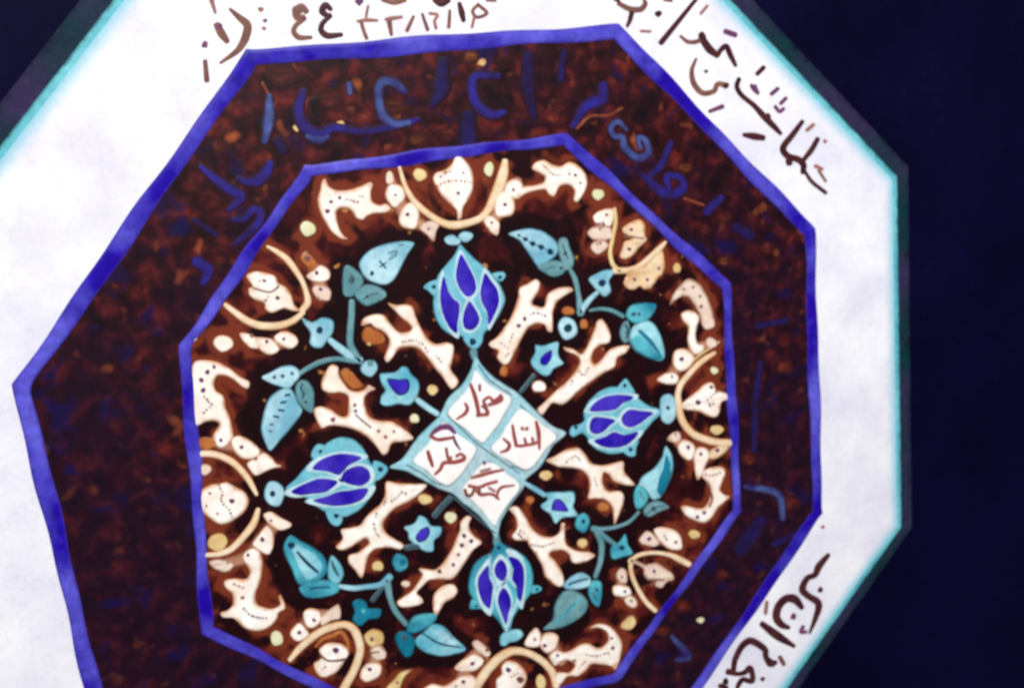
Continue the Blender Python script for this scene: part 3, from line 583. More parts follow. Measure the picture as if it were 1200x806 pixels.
# lower right leaf of the bottom bud, lower left spray
leaf('P', [(535,457),(590,400),(600,320),(640,248),(700,223),(762,248),(803,300),(783,362),(722,412),(650,448),(600,458)],
  [([(652,200),(700,148),(762,122),(812,150),(812,202),(740,223),(680,223)], [], [([(688,190),(740,172),(795,158)],14,'line')]), ([(798,220),(830,168),(877,178),(884,240),(864,325),(818,292)], [(850,225,12)], [([(825,240),(850,285)],10)])],
  ['grey','sky','teal'], lines=[([(605,420),(680,350),(762,268)],[10,24,12],'teal'),([(660,370),(720,305)],8)])
stem('O', [(85,203),(170,215),(250,207),(330,195),(385,150)], [28,34,32,36,46]); stem('O', [(370,180),(390,280),(420,350),(480,425)], [50,36,36,34], 'grey'); stem('O', [(340,215),(285,285)], [26,30], 'slate')
leaf('O', [(535,520),(590,468),(640,428),(702,438),(762,500),(836,572),(780,602),(690,617),(600,597),(548,560)],
  [([(495,420),(530,378),(600,363),(664,368),(652,412),(602,452),(530,483),(485,470)], [], [([(520,430),(570,400),(640,390)],16,'teal')]), ([(415,500),(450,468),(502,478),(535,520),(522,602),(480,624),(436,570)], [(470,505,18)], [([(450,520),(480,560)],12,'deep')])],
  ['cyan','teal','deep'], lines=[([(580,480),(680,540),(815,565)],[10,14,8])], extra=[('sky', [(640,445),(700,450),(755,510),(800,560),(700,530),(620,480)])])
berry('O',447,65,47,55,'teal',(463,60,20),'deep')
flower('O', [(165,300),(210,278),(250,298),(262,330),(335,338),(322,392),(260,402),(210,440),(165,402),(178,350)], 'deep', dot=(230,350,14,'teal'))
leaf('d1', [(432,130),(463,83),(510,108),(572,140),(622,180),(643,240),(612,292),(540,322),(498,312),(468,240),(438,180)],
  [([(640,235),(660,178),(702,220),(718,270),(690,314),(645,292)], [], [([(660,205),(672,240),(690,272)],[10,18,12],'slate')]), ([(505,330),(560,308),(620,293),(693,310),(693,352),(620,378),(535,377)], [], [([(560,335),(590,330),(650,328)],9,'line')])],
  ['teal','cyan','teal'], dots=[(470,130,17)], lines=[([(498,162),(540,210),(592,256)],[14,22,18])], extra=[('cyan', [(470,120),(520,130),(590,170),(625,230),(600,275),(540,300),(500,240),(470,170)])])
flower('M', [(470,440),(530,418),(560,372),(602,388),(632,430),(690,440),(683,490),(648,520),(643,580),(590,583),(538,547),(498,512),(493,470)], 'cyan', heart=[(535,497),(570,448),(612,436),(625,470),(602,513),(557,530)])
stem('M', [(485,562),(560,548)], [32,36], 'slate'); stem('M', [(650,372),(700,312),(742,270)], [34,34,36], 'slate')
# stems that join the buds to the centre
stem('c2', [(322,50),(326,75)], [40,34], 'grey'); stem('d2', [(428,70),(432,120)], [26,40], 'grey')
flower('b3', [(15,660),(60,640),(30,690)], 'sky', h=0.3) if False else None

# ================================================================ the four white plaques and their frame
ms = Mesh()
outer = [(330,68),(360,110),(420,170),(520,235),(560,270),(640,350),(700,402),(760,433),(700,490),(640,590),(570,652),(560,690),(500,770),(452,850),(430,930),(390,872),(330,808),(270,762),(225,722),(150,692),(60,642),(0,612),(-75,594),(-20,558),(60,450),(110,400),(160,350),(200,270),(270,200),(310,130)]
CYAN_PTS.extend(fill(ms, w('c2', outer), 'frame', 0, H(0.55), 0.012))
for l in ([(345,112),(395,180),(500,252)], [(542,300),(620,372),(712,448)], [(200,350),(340,482),(420,540),(540,622)], [(500,585),(555,607)], [(5,582),(80,622),(150,672),(222,672)], [(228,735),(300,800),(340,835),(425,905)]):
    stroke(ms, w('c2', l), 7 / 4.032, 'slate', H(0.5), H(0.59), 5)
FRAME = ms.build('plaque_frame', MED)
def plaque(pts, words, label):
    m = Mesh(); fill(m, w('c2', [(sum(p[0] for p in pts)/len(pts)*-0.03 + x*1.03, sum(p[1] for p in pts)/len(pts)*-0.03 + y*1.03) for x, y in pts]), 'slate', H(0.5), H(0.57), 0.006)
    cx = sum(p[0] for p in pts) / len(pts); cy = sum(p[1] for p in pts) / len(pts)
    fill(m, w('c2', [(cx + (x - cx) * 1.0, cy + (y - cy) * 1.0) for x, y in pts]), 'plaque', H(0.54), H(0.7), 0.02)
    o = m.build('plaque', MED, label)
    t = Mesh()
    for iw, l in enumerate(words):
        hq = 0.73 + iw * 0.008
        if len(l) == 4: fill(t, w('c2', ell(l[0], l[1], l[2], n=8, wob=0.2)), l[3], H(0.66), H(hq), 0.004, 3)
        else: stroke(t, w('c2', l[0]), l[1] * 1.4 / 4.032 if not isinstance(l[1], list) else [x * 1.4 / 4.032 for x in l[1]], l[2] if len(l) > 2 else 'red', H(0.66), H(hq), 5)
    t.build('inscription', o)
plaque([(330,132),(370,180),(430,225),(498,265),(482,320),(442,390),(382,462),(360,478),(290,422),(200,345),(222,300),(280,240),(313,180)],
  [([(308,203),(325,250),(338,300),(346,345)],[13,18,18,16]), ([(340,348),(365,345),(388,342),(380,315),(365,305)],15), ([(385,340),(378,300),(368,280),(395,262),(412,285),(395,300)],12), ([(395,298),(430,288),(455,272),(448,255)],14), ([(415,285),(440,268)],16), ([(350,205),(350,230)],11), ([(282,292),(292,315),(280,340),(242,365)],[10,14,14,8])],
  'white plaque at the top of the centre with one brick red word')
plaque([(540,317),(600,350),(660,400),(714,450),(672,502),(602,592),(560,608),(500,572),(405,510),(438,460),(488,380)],
  [([(505,395),(512,440),(522,488)],[11,15,15]), ([(520,490),(545,492),(570,488),(605,482),(628,470)],13), ([(562,458),(572,488)],12), ([(617,380),(628,430),(632,505)],[12,17,10]), ([(598,455),(605,482)],11), ([(462,458),(490,485),(480,510),(448,522)],[9,14,14,8]), (552,410,10,'red'), (572,411,10,'red')],
  'white plaque at the right of the centre with a word between two upright strokes')
plaque([(150,402),(190,382),(240,430),(333,500),(312,560),(252,642),(200,682),(140,652),(90,602),(35,565),(70,520),(120,460)],
  [([(120,440),(135,425),(170,405),(205,405),(232,430)],[10,16,22,22,12],'purple'), ([(118,445),(150,462),(190,458),(228,452)],[12,15,15,12],'red'), ([(225,448),(238,480),(258,510)],[10,12,7],'purple'), ([(105,518),(115,550),(127,585)],[13,17,13]), ([(192,505),(198,540),(205,565)],12), ([(140,625),(165,600),(180,572),(235,568),(275,555),(280,540)],[10,14,15,16,16,10]), ([(240,540),(262,530),(278,545)],12), ([(205,572),(215,545)],11)],
  'white plaque at the left of the centre with a purple smear over its word')
plaque([(360,578),(420,575),(480,620),(543,682),(492,762),(442,832),(420,870),(370,812),(300,742),(265,702),(308,640)],
  [(372,572,10,'purple'), ([(312,642),(350,632),(400,618),(462,605)],[10,15,14,9]), ([(355,612),(400,600)],10,'faint'), ([(280,700),(292,725),(312,722),(325,695)],13,'brown'), ([(300,680),(345,688),(385,672),(430,660)],13), ([(335,705),(355,722),(395,718),(420,725),(440,742)],[12,14,12,12,9]), ([(428,738),(440,700),(460,685),(512,678)],[10,12,12,7]), ([(345,690),(350,715)],12,'brown'), ([(395,690),(420,705)],11,'faint')],
  'white plaque at the bottom of the centre with crowded reddish writing')
# ================================================================ plaque body: field, borders, bands
def line_ring(name, V, wid, h, key, label=None):
    """a raised line along a closed octagon, V in plaque coordinates"""
    m = len(V); off = []
    def offset(d):
        out = []
        for i in range(m):
            a, b, c = Vector(V[i-1]), Vector(V[i]), Vector(V[(i+1) % m])
            e1 = (b - a).normalized(); e2 = (c - b).normalized()
            n1 = Vector((e1.y, -e1.x)); n2 = Vector((e2.y, -e2.x))
            n = (n1 + n2).normalized(); out.append(b + n * (d / max(0.3, n.dot(n1))))
        return out
    rows = [(-1, 0.2, 1), (-0.8, 0.8, .6), (-0.4, 1, 0), (0.4, 1, 0), (0.8, 0.8, .6), (1, 0.2, 1)]
    SUB = 48; vs = []; es = []; fs = []
    rnd = random.Random(3)
    ph = [rnd.uniform(0, 6.28) for _ in range(6)]
    for r, (s, hh, e) in enumerate(rows):
        O = offset(s * wid / 2)
        for i in range(m):
            a, b = O[i], O[(i+1) % m]
            for k in range(SUB):
                q = a.lerp(b, k / SUB); u = (i * SUB + k) / SUB
                wob = 0.0032 * (math.sin(u * 9 + ph[0] + (s > 0) * 2) + math.sin(u * 23 + ph[1] + (s > 0)) * 0.7)
                d = q.normalized() * wob * (1 if abs(s) > .3 else 0.5) if 0 < k else Vector((0, 0))
                q = q + d
                vs.append(world((q.x, q.y), H(h) * hh)); es.append(e)
    n = m * SUB
    for r in range(len(rows) - 1):
        for i in range(n):
            j = (i + 1) % n
            fs.append([r*n + i, r*n + j, (r+1)*n + j, (r+1)*n + i])
    ms = Mesh(); ms.add(vs, es, fs, key)
    return ms.build(name, MED, label)

INNER = [unp(*p) for p in ((361,200),(662,163),(851,335),(864,598),(722,793),(474,852),(243,738),(217,406))]
OUTER = [unp(*p) for p in ((294,67),(722,37),(949,272),(958,600),(774,868),(441,978),(113,822),(25,452))]
a8 = [math.pi / 8 + k * math.pi / 4 for k in range(8)]
def octagon(r): return [(r / math.cos(math.pi / 8) * math.cos(a - math.pi * 3 / 4), r / math.cos(math.pi / 8) * math.sin(a - math.pi * 3 / 4)) for a in a8]
RIM = octagon(1.729)
def resample(V, n):
    out = []
    for i in range(len(V)):
        a, b = V[i], V[(i + 1) % len(V)]
        out += [(a[0] + (b[0] - a[0]) * k / n, a[1] + (b[1] - a[1]) * k / n) for k in range(n)]
    return out
def ring(name, Vi, Vo, h, back, key, n=24, rowsn=10, emode=None, parent=None):
    """a flat ring of the plaque with its side walls; edge value from emode(t) with t 0 inner to 1 outer"""
    A, B = resample(Vi, n), resample(Vo, n); m = len(A); vs = []; es = []; fs = []
    rows = [(0, -back)] + [(k / rowsn, h) for k in range(rowsn + 1)] + [(1, -back)]
    for t, hh in rows:
        for a, b in zip(A, B):
            vs.append(world((a[0] + (b[0] - a[0]) * t, a[1] + (b[1] - a[1]) * t), H(hh))); es.append(emode(t) if emode else 0.0)
    for r in range(len(rows) - 1):
        for i in range(m):
            j = (i + 1) % m
            fs.append([r*m + i, r*m + j, (r+1)*m + j, (r+1)*m + i])
    for i in range(m):
        j = (i + 1) % m; e = (len(rows) - 1) * m
        fs.append([e + i, e + j, j, i])
    ms = Mesh(); ms.add(vs, es, fs, key)
    return ms.build(name, parent or MED, smooth=False)

# --- ground colours of the two dark fields
def ground_mat(name, kind):
    m = bpy.data.materials.new(name); m.use_nodes = True
    nt = m.node_tree; N = nt.nodes; L = nt.links; b = N['Principled BSDF']
    b.inputs['Roughness'].default_value = 0.4; b.inputs['Specular IOR Level'].default_value = 0.15
    tc = N.new('ShaderNodeTexCoord')
    def noise(scale, det=3, dist=0.0):
        n = N.new('ShaderNodeTexNoise'); n.inputs['Scale'].default_value = scale; n.inputs['Detail'].default_value = det; n.inputs['Distortion'].default_value = dist
        L.new(tc.outputs['Object'], n.inputs['Vector']); return n.outputs['Fac']
    def ramp(src, stops):
        r = N.new('ShaderNodeValToRGB'); el = r.color_ramp.elements
        while len(el) < len(stops): el.new(0.5)
        for e, (p, c) in zip(el, stops): e.position = p; e.color = c
        L.new(src, r.inputs['Fac']); return r.outputs['Color']
    def mix(f, a, c):
        x = N.new('ShaderNodeMix'); x.data_type = 'RGBA'
        L.new(f, x.inputs['Factor'])
        for s, k in ((a, 'A'), (c, 'B')):
            if isinstance(s, tuple): x.inputs[k].default_value = s
            else: L.new(s, x.inputs[k])
        return x.outputs['Result']
    bw = lambda p, q: [(p, (0, 0, 0, 1)), (q, (1, 1, 1, 1))]
    if kind == 'field':
        c = ramp(noise(85, 3, 0.4), [(0.34, lin(26, 3, 9, K)), (0.5, lin(54, 10, 15, K)), (0.63, lin(90, 26, 23, K)), (0.78, lin(122, 52, 36, K))])
        def ragged(attr, scale, amp, lo, hi, top):
            a_ = N.new('ShaderNodeAttribute'); a_.attribute_name = attr
            s_ = N.new('ShaderNodeMath'); s_.operation = 'SUBTRACT'; s_.inputs[1].default_value = 0.5; L.new(noise(scale, 3, 0.5), s_.inputs[0])
            g_ = N.new('ShaderNodeMath'); g_.operation = 'MULTIPLY_ADD'; g_.inputs[1].default_value = amp; L.new(s_.outputs[0], g_.inputs[0]); L.new(a_.outputs['Fac'], g_.inputs[2])
            r_ = N.new('ShaderNodeMapRange'); r_.interpolation_type = 'SMOOTHSTEP'; r_.inputs['From Min'].default_value = lo; r_.inputs['From Max'].default_value = hi; r_.inputs['To Max'].default_value = top
            L.new(g_.outputs[0], r_.inputs['Value']); return r_.outputs['Result']
        c = mix(ragged('halo', 110, 2.0, 0.34, 0.8, 0.85), c, lin(124, 52, 32, K))
        c = mix(ragged('wash', 60, 2.2, 0.52, 0.80, 0.92), c, lin(20, 3, 8, K))
        c = mix(ramp(noise(48, 2, 0.3), bw(0.55, 0.60)), c, lin(30, 4, 10, K))
        c = mix(ramp(noise(170, 2), bw(0.69, 0.75)), c, lin(186, 124, 70, K))
    else:
        c = ramp(noise(140, 4, 0.3), [(0.33, lin(20, 4, 10, K)), (0.5, lin(48, 12, 18, K)), (0.63, lin(88, 26, 26, K)), (0.77, lin(120, 44, 36, K))])
        c = mix(ramp(noise(105, 1.5), bw(0.64, 0.80)), c, lin(170, 86, 46, K))
        # band colour turns dark plum towards the bottom, broken up by noise
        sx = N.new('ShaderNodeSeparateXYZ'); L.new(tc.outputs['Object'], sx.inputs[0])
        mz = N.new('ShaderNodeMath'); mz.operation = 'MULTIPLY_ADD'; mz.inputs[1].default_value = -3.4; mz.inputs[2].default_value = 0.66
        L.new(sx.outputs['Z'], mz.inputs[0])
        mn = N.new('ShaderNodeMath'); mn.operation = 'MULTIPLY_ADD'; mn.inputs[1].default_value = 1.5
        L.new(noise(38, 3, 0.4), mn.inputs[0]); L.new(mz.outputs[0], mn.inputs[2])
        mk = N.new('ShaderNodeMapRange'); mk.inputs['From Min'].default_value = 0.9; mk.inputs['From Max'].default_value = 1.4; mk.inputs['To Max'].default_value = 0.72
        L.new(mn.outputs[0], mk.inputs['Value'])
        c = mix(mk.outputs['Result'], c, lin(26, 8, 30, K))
        c = mix(ramp(noise(80, 2, 0.4), bw(0.58, 0.72)), c, lin(22, 12, 62, K))
        tb = N.new('ShaderNodeAttribute'); tb.attribute_name = 'edge'
        c = mix(tb.outputs['Fac'], c, lin(28, 10, 40, K))
    L.new(c, b.inputs['Base Color'])
    bp = N.new('ShaderNodeBump'); bp.inputs['Strength'].default_value = 0.06; bp.inputs['Distance'].default_value = 0.001
    L.new(noise(260, 3), bp.inputs['Height']); L.new(bp.outputs['Normal'], b.inputs['Normal'])
    return m
M['field'] = ground_mat('brown_field_glaze', 'field')
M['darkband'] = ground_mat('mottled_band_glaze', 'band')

# field: a fine sheet; dark wash is brushed round the turquoise pieces, a rust wash round the cream ones
def kd(P):
    t = kdtree.KDTree(len(P))
    for i, p in enumerate(P): t.insert((p[0], p[1], 0), i)
    t.balance(); return t
def dense(P):
    return P
kc, kw = kd(CYAN_PTS), kd(CREAM_PTS)
def inside(q, V):
    c = False
    for i in range(len(V)):
        (x1, y1), (x2, y2) = V[i-1], V[i]
        if (y1 > q[1]) != (y2 > q[1]) and q[0] < (x2 - x1) * (q[1] - y1) / (y2 - y1) + x1: c = not c
    return c
RN, CN = 150, 40
B8 = resample(INNER, CN); m = len(B8)
vs = [world((0, 0), 0)]; es = [0.0]; wash = [0.0]; halo = [0.0]; fs = []
for r in range(1, RN + 1):
    t = r / RN
    for q in B8:
        p = (q[0] * t, q[1] * t)
        vs.append(world(p, 0)); es.append(0)
        dc = kc.find((p[0], p[1], 0))[2]; dw = kw.find((p[0], p[1], 0))[2]
        wash.append(max(0.0, min(1.0, 1.2 - dc / 0.085)))
        halo.append(max(0.0, 1.0 - dw / 0.05) * max(0.0, min(1.0, dc / 0.05 - 0.2)))
for i in range(m): fs.append([0, 1 + i, 1 + (i + 1) % m])
for r in range(RN - 1):
    for i in range(m):
        j = (i + 1) % m; a = 1 + r * m; b_ = a + m
        fs.append([a + i, b_ + i, b_ + j, a + j])
k = 1 + (RN - 1) * m; base = len(vs)
for q in B8: vs.append(world(q, H(-6))); es.append(0); wash.append(0); halo.append(0)
for i in range(m):
    j = (i + 1) % m; fs.append([k + i, base + i, base + j, k + j])
ms = Mesh(); ms.add(vs, es, fs, 'field')
FIELD = ms.build('field', MED)
for nm, arr in (('wash', wash), ('halo', halo)):
    at = FIELD.data.attributes.new(nm, 'FLOAT', 'POINT'); at.data.foreach_set('value', arr)

line_ring('inner_border', INNER, 0.038, 0.6, 'border')
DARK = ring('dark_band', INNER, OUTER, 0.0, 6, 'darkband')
line_ring('outer_border', OUTER, 0.049, 0.6, 'border')
M['white'] = glaze('white_band_glaze', lin(248, 248, 254, K), lin(150, 208, 226, K), lin(230, 228, 244, K), nscale=34, rough=0.3, elo=0.35, ehi=1.1, namp=0.12, mott=0.04)
def craze(m, scale, depth):
    nt = m.node_tree; N = nt.nodes; L = nt.links; b = N['Principled BSDF']
    src = b.inputs['Base Color'].links[0].from_socket
    tc = N.new('ShaderNodeTexCoord')
    wn = N.new('ShaderNodeTexNoise'); wn.inputs['Scale'].default_value = scale * 0.7; wn.inputs['Detail'].default_value = 3; L.new(tc.outputs['Object'], wn.inputs['Vector'])
    mv = N.new('ShaderNodeMix'); mv.data_type = 'VECTOR'; mv.inputs['Factor'].default_value = 0.02
    L.new(tc.outputs['Object'], mv.inputs['A']); L.new(wn.outputs['Color'], mv.inputs['B'])
    vo = N.new('ShaderNodeTexVoronoi'); vo.feature = 'DISTANCE_TO_EDGE'; vo.inputs['Scale'].default_value = scale; L.new(mv.outputs['Result'], vo.inputs['Vector'])
    mr = N.new('ShaderNodeMapRange'); mr.inputs['From Max'].default_value = 0.045; mr.inputs['To Min'].default_value = 1 - depth; mr.inputs['To Max'].default_value = 1.0
    L.new(vo.outputs['Distance'], mr.inputs['Value'])
    vm = N.new('ShaderNodeVectorMath'); vm.operation = 'SCALE'; L.new(src, vm.inputs[0]); L.new(mr.outputs['Result'], vm.inputs['Scale']); L.new(vm.outputs['Vector'], b.inputs['Base Color'])
craze(M['white'], 120, 0.07)
WHITE = ring('white_band', OUTER, RIM, 0.0, 6, 'white', rowsn=14, emode=lambda t: max(0.0, (t - 0.74) / 0.26) ** 1.4)
M['rim'] = glaze('turquoise_rim_glaze', lin(120, 206, 216, K), lin(24, 84, 96, K), lin(90, 180, 196, K), nscale=40)
ring('rim', RIM, octagon(1.752), -0.2, 6, 'rim', rowsn=4, emode=lambda t: t)
M['ledge'] = glaze('dull_violet_edge', lin(12, 50, 56, K), lin(8, 5, 32, K), lin(52, 44, 78, K), nscale=30, rough=0.6, spec=0.05)
ring('ledge', octagon(1.752), octagon(1.82), -2.5, 6, 'ledge', rowsn=4, emode=lambda t: t * 0.8)

# ================================================================ writing on the white band
NW = [0]
def writing(items, parent, win, name='inscription', h=0.12, label=None, wm=1.62):
    ms = Mesh(); k = WIN[win][2]
    for i_, l in enumerate(items):
        NW[0] += 1; hq = h + (NW[0] % 17) * 0.004
        if not isinstance(l[0], list): fill(ms, w(win, ell(l[0], l[1], l[2], n=8, wob=0.2)), l[3], H(0.004), H(hq), 0.004, 3)
        else: stroke(ms, w(win, l[0]), [wm * x / k for x in l[1]] if isinstance(l[1], list) else wm * l[1] / k, l[2], H(0.004), H(hq), 5)
    return ms.build(name, parent, label)
I = 'ink'; Bn = 'brown'; Ft = 'faint'
writing([([(0,18),(55,45),(105,45),(125,20),(120,0)],[14,18,18,16,10],Bn), ([(62,60),(52,100),(40,125)],[16,14,10],I), (187,66,16,I), ([(368,-5),(290,92),(200,203)],[12,15,17],I), ([(388,65),(418,30)],10,Ft), ([(105,148),(150,150)],9,Ft), ([(215,0),(250,5)],10,Bn)], WHITE, 'a3')
writing([([(292,172),(325,198),(360,200),(388,190)],[9,13,14,14],Bn), (395,175,22,I), ([(398,190),(430,235),(465,262)],[22,24,18],I), ([(468,262),(482,238),(508,220),(528,262),(552,310)],[14,15,17,17,12],I), ([(505,150),(550,166)],17,'purple'),
  ([(365,280),(345,335),(355,395),(395,440),(450,432),(468,398),(510,405)],[9,14,18,18,16,16,18],Bn), (505,405,15,I), (413,338,9,I), ([(430,527),(490,504)],[12,15],'purple'), ([(592,638),(640,645),(682,652)],[13,22,18],I)], WHITE, 'a3')
writing([([(568,375),(558,410),(580,450),(640,500),(690,555),(735,600),(765,632)],[14,15,15,16,20,18,12],I), (705,556,19,I), ([(655,350),(685,320)],14,I), ([(628,405),(640,425),(658,440)],13,'purple'), ([(645,405),(655,430)],9,'purple'), ([(722,445),(752,420)],13,'purple'), ([(740,505),(760,528),(778,515)],12,'purple'), ([(765,490),(790,465)],12,'purple')], WHITE, 'a3')
writing([([(868,575),(820,640),(776,700),(798,738),(850,755),(873,780),(870,815)],[13,18,20,20,20,20,15],I), ([(872,758),(910,710),(940,658)],[14,17,15],I), (805,768,18,I), ([(890,615),(920,590)],12,Ft), (975,668,10,Ft), ([(930,785),(960,800)],12,Ft)], WHITE, 'a3')
writing([([(875,-5),(910,50),(978,105)],[10,12,12],I)], WHITE, 'b3'); writing([([(945,0),(978,50)],9,Bn)], WHITE, 'b3')
writing([([(180,45),(225,85),(262,122),(250,185),(215,240),(135,298)],[10,20,26,26,20,9],Bn), ([(92,0),(110,62)],[16,9],Ft), ([(118,120),(140,160),(165,195)],[22,26,18],Bn), (128,128,18,'purple'), (60,212,17,'purple'), ([(62,290),(70,380)],[14,17],Bn), (325,45,13,Ft), (345,98,10,'purple'), (340,135,10,Ft)], WHITE, 'a1')
writing([([(540,55),(515,35),(492,60),(500,85),(530,85),(492,120),(480,150),(505,178),(562,178)],[18,24,24,22,18,16,16,18,12],Bn), (500,50,24,'brown'), ([(655,45),(630,25),(615,55),(640,75),(655,75),(618,110),(610,145),(640,170),(705,165)],[14,20,20,16,14,16,18,20,14],I)], WHITE, 'a1')
writing([(790,8,18,'purple'), ([(782,102),(820,96),(875,98)],[9,13,9],Ft), ([(798,100),(812,150),(825,182)],12,Bn), ([(832,30),(822,80)],9,Ft), ([(915,92),(945,88),(990,82)],[10,14,10],Ft), ([(930,92),(942,165)],[18,11],Bn), ([(900,0),(955,12),(1005,2)],[12,18,14],Bn)], WHITE, 'a1')
writing([([(38,80),(8,145)],[10,13],Bn), ([(80,68),(105,142)],[9,12],Bn), ([(115,65),(152,72),(138,100),(145,135)],10,Ft), ([(210,52),(205,130)],[9,12],Bn), ([(255,18),(266,60),(275,98)],[13,19,14],I), ([(345,22),(318,52),(335,82),(370,75),(385,60),(345,25)],11,Bn), ([(325,85),(315,130)],10,Ft), ([(140,0),(170,14),(202,2)],[18,26,18],I), ([(385,2),(425,4)],9,Bn)], WHITE, 'a2'); writing([([(985,-5),(1010,8)],10,I)], WHITE, 'a2')
writing([([(990,178),(945,232),(928,270),(890,288),(868,340),(895,370),(945,408),(928,480),(902,545)],[14,22,18,18,22,20,22,16,8],I), (952,342,14,I), ([(865,425),(832,386),(790,384),(755,420),(745,470),(768,505),(803,520)],[16,26,24,24,24,22,13],I), (825,468,16,'purple'), ([(700,400),(694,452)],12,Ft), ([(872,515),(860,540),(885,540)],12,'purple'), (965,45,9,Ft)], WHITE, 'd3')
writing([([(678,503),(750,558),(828,607)],[18,26,12],I), ([(542,722),(550,670),(585,605),(625,582),(690,622),(696,660),(720,688),(742,684)],[16,18,20,22,20,18,24,14],I), (714,686,20,I), ([(762,660),(780,692)],14,Bn), ([(518,728),(560,738),(595,732),(622,710),(632,772),(585,765),(560,802)],[20,14,16,18,16,16,14],I), (680,762,11,I), (505,775,17,I), ([(480,795),(510,806)],16,I)], WHITE, 'd3')

# ================================================================ worn blue writing on the dark band
WIN.update(Z1=(231,20,2.4), Z2=(640,60,2.686), Z3=(231,120,3.6625), Z4=(760,340,1.73))
D1 = 'dimblue'; D2 = 'dimsky'; D3 = 'dark'
def word(win, *items):
    return writing(list(items), DARK, win, h=0.05, wm=1.75)
word('Z1', ([(203,225),(202,290),(190,348)],[14,24,14],D2))
word('Z1', ([(298,212),(284,260),(300,305),(342,332),(380,312),(470,322),(560,305),(622,288)],[16,22,24,26,18,14,16,10],D1), ([(312,336),(340,345),(365,338)],[12,20,12],D2), ([(330,240),(335,285)],[22,28],'soot'))
word('Z1', ([(582,208),(548,182),(516,188),(511,232),(522,276),(552,300),(595,298)],[16,18,18,18,20,18,12],D2))
word('Z1', ([(692,128),(688,200),(662,245)],[22,32,16],D3))
word('Z1', ([(845,166),(782,166),(775,212),(790,250),(828,276),(862,268)],[14,18,20,22,20,12],D1), ([(815,200),(840,235),(870,230)],[26,44,28],'soot'))
word('Z1', ([(930,110),(930,200),(948,282)],[18,26,14],D3)); word('Z1', ([(1032,98),(1022,172)],[12,16],D3))
word('Z1', ([(1142,195),(1138,230),(1092,252),(1058,305)],[20,26,22,14],D1)); word('Z1', ([(762,282),(760,345)],[30,36],D3))
word('Z1', ([(428,192),(430,212)],[14,12],D2)); word('Z1', ([(225,350),(240,372)],[18,22],D3))
word('Z2', ([(252,246),(226,222),(204,240),(214,266),(240,272),(248,305),(288,336),(322,320),(312,280),(290,272),(296,304)],[10,14,14,14,16,18,20,18,14,12,10],D2))
word('Z2', ([(392,288),(362,358),(330,388)],[12,18,12],D1)); word('Z2', ([(302,388),(348,430),(390,452),(432,432),(422,398),(380,394),(386,432)],[14,24,24,20,16,16,12],D1))
word('Z2', ([(548,462),(508,502)],[18,22],D1)); word('Z2', ([(330,150),(300,200)],[40,50],'soot')); word('Z2', ([(600,555),(640,580)],[22,26],D3)); word('Z2', ([(560,380),(530,420)],[40,44],'soot'))
word('Z3', ([(18,278),(80,330),(140,375),(192,405),(160,440),(132,462)],[18,28,34,30,22,14],D1)); word('Z3', ([(178,328),(240,342),(290,312),(312,264)],[18,32,38,24],D1))
word('Z3', ([(158,502),(200,500),(240,462),(272,472),(266,512),(220,562),(162,606)],[16,22,26,28,28,26,16],D1)); word('Z3', ([(-10,505),(48,545),(84,572)],[16,18,10],D3)); word('Z3', ([(0,685),(45,720),(28,772)],[34,38,22],D1))
word('Z4', ([(222,72),(284,60)],[10,8],D3)); word('Z4', ([(226,148),(217,230),(214,325)],[8,11,8],D3)); word('Z4', ([(198,398),(262,412),(272,462)],[8,12,8],D2)); word('Z4', ([(255,515),(302,490)],[10,8],D3)); word('Z4', ([(48,702),(80,740),(58,748)],[7,13,7],D2)); word('Z4', ([(190,520),(225,470)],[26,22],D3))
for win, x, y, r, k in (('Z1',238,162,36,'ember'),('Z1',372,228,34,'ember'),('Z1',556,252,27,'amber'),('Z1',768,112,25,'amber'),('Z1',800,128,12,'tan'),('Z1',66,362,22,'amber'),('Z1',282,312,11,'tan'),('Z1',402,300,10,'tan'),
    ('Z1',620,342,26,'amber'),('Z1',430,262,18,'amber'),('Z1',520,130,24,'ember'),('Z1',1015,250,17,'ember'),('Z1',1078,100,16,'ember'),('Z1',700,330,24,'ember'),('Z2',436,366,22,'amber'),('Z2',38,180,18,'ember'),('Z2',500,560,20,'ember'),('Z2',560,520,22,'ember'),
    ('Z2',690,620,22,'ember'),('Z2',560,660,18,'amber'),('Z2',235,15,16,'ember'),('Z3',180,192,18,'ember'),('Z3',90,675,34,'ember'),('Z3',262,415,18,'amber'),('Z3',150,735,24,'ember'),('Z4',275,155,18,'ember'),('Z4',204,342,14,'ember'),('Z4',290,430,17,'ember'),('Z4',70,640,17,'ember'),('Z4',28,690,14,'ember'),('Z4',150,575,12,'ember'),('Z4',105,668,7,'olive')):
    mf = Mesh(); fill(mf, w(win, ell(x, y, r * 1.15, r * 0.9, wob=0.12)), k, 0, H(0.03 + x % 7 * 0.002), r * 1.2 / WIN[win][2] / 300, 4, rings=(0.15, 0.3, 0.45, 0.6, 0.8, 1.0), flat=True); mf.build('glaze_fleck', DARK)
for win, l in (('Z2', [(98,242),(138,206),(196,202),(238,180)]), ('Z2', [(436,464),(470,476),(494,484)]), ('Z1', [(185,188),(216,246)])):
    mf = Mesh(); stroke(mf, w(win, l), [13 / WIN[win][2]] * len(l), 'amber', H(-0.05), H(0.05)); mf.build('glaze_fleck', DARK)

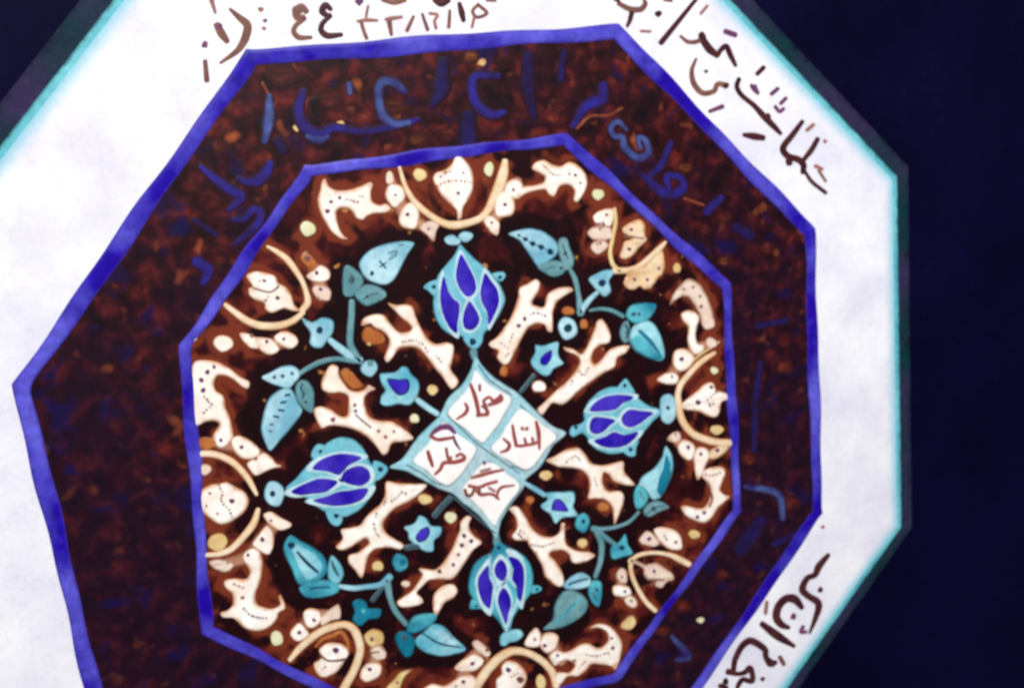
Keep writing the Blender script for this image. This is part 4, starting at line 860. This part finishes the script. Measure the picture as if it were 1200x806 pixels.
# ================================================================ wall behind
ms = Mesh()
n = 2; X0, X1, Z0, Z1 = -0.9, 0.9, -0.9, 0.9
ms.add([Vector((X0, 0.006, Z0)), Vector((X1, 0.006, Z0)), Vector((X1, 0.006, Z1)), Vector((X0, 0.006, Z1)), Vector((X0, 0.05, Z0)), Vector((X1, 0.05, Z0)), Vector((X1, 0.05, Z1)), Vector((X0, 0.05, Z1))], [0]*8,
  [[0,1,2,3],[7,6,5,4],[0,4,5,1],[1,5,6,2],[2,6,7,3],[3,7,4,0]], 'wall')
M['wall'] = glaze('dark_navy_glaze', lin(3, 2, 30, K), lin(3, 2, 30, K), lin(8, 6, 44, K), nscale=14, rough=0.6, spec=0.04)
WALL = ms.build('wall', smooth=False)
WALL['kind'] = 'structure'

# ================================================================ camera
A = Matrix(((1, 0, 0), (0, 0, 1), (0, -1, 0)))
rot = A @ PINV @ Matrix(((1, 0, 0), (0, -1, 0), (0, 0, -1)))
cd = bpy.data.cameras.new('camera'); cam = bpy.data.objects.new('camera', cd); COL.objects.link(cam)
mw = rot.to_4x4(); mw.translation = (A @ CAMP) * S
cam.matrix_world = mw
cd.sensor_fit = 'HORIZONTAL'; cd.sensor_width = 36; cd.lens = FOC / 1200 * 36
cd.clip_start = 0.01; cd.clip_end = 50
sc.camera = cam
cd.dof.use_dof = True; cd.dof.focus_distance = 0.2; cd.dof.aperture_fstop = 30

# ================================================================ light
wd = bpy.data.worlds.new('World'); sc.world = wd; wd.use_nodes = True
bg = wd.node_tree.nodes['Background']; bg.inputs[0].default_value = (0.94, 0.97, 1.0, 1); bg.inputs[1].default_value = 0.15
def lamp(name, loc, target, size, power, col):
    ld = bpy.data.lights.new(name, 'AREA'); ld.size = size; ld.energy = power; ld.color = col
    o = bpy.data.objects.new(name, ld); COL.objects.link(o); o.location = loc
    o.rotation_euler = (Vector(target) - Vector(loc)).to_track_quat('-Z', 'Y').to_euler()
lamp('soft_lamp', (-0.05, -1.3, 1.0), (0, 0, 0), 0.8, 43, (1.0, 0.985, 0.97))

sc.view_settings.view_transform = 'Standard'; sc.view_settings.look = 'None'
sc.view_settings.exposure = 0.0; sc.view_settings.gamma = 1.0
sc.render.engine = 'CYCLES'
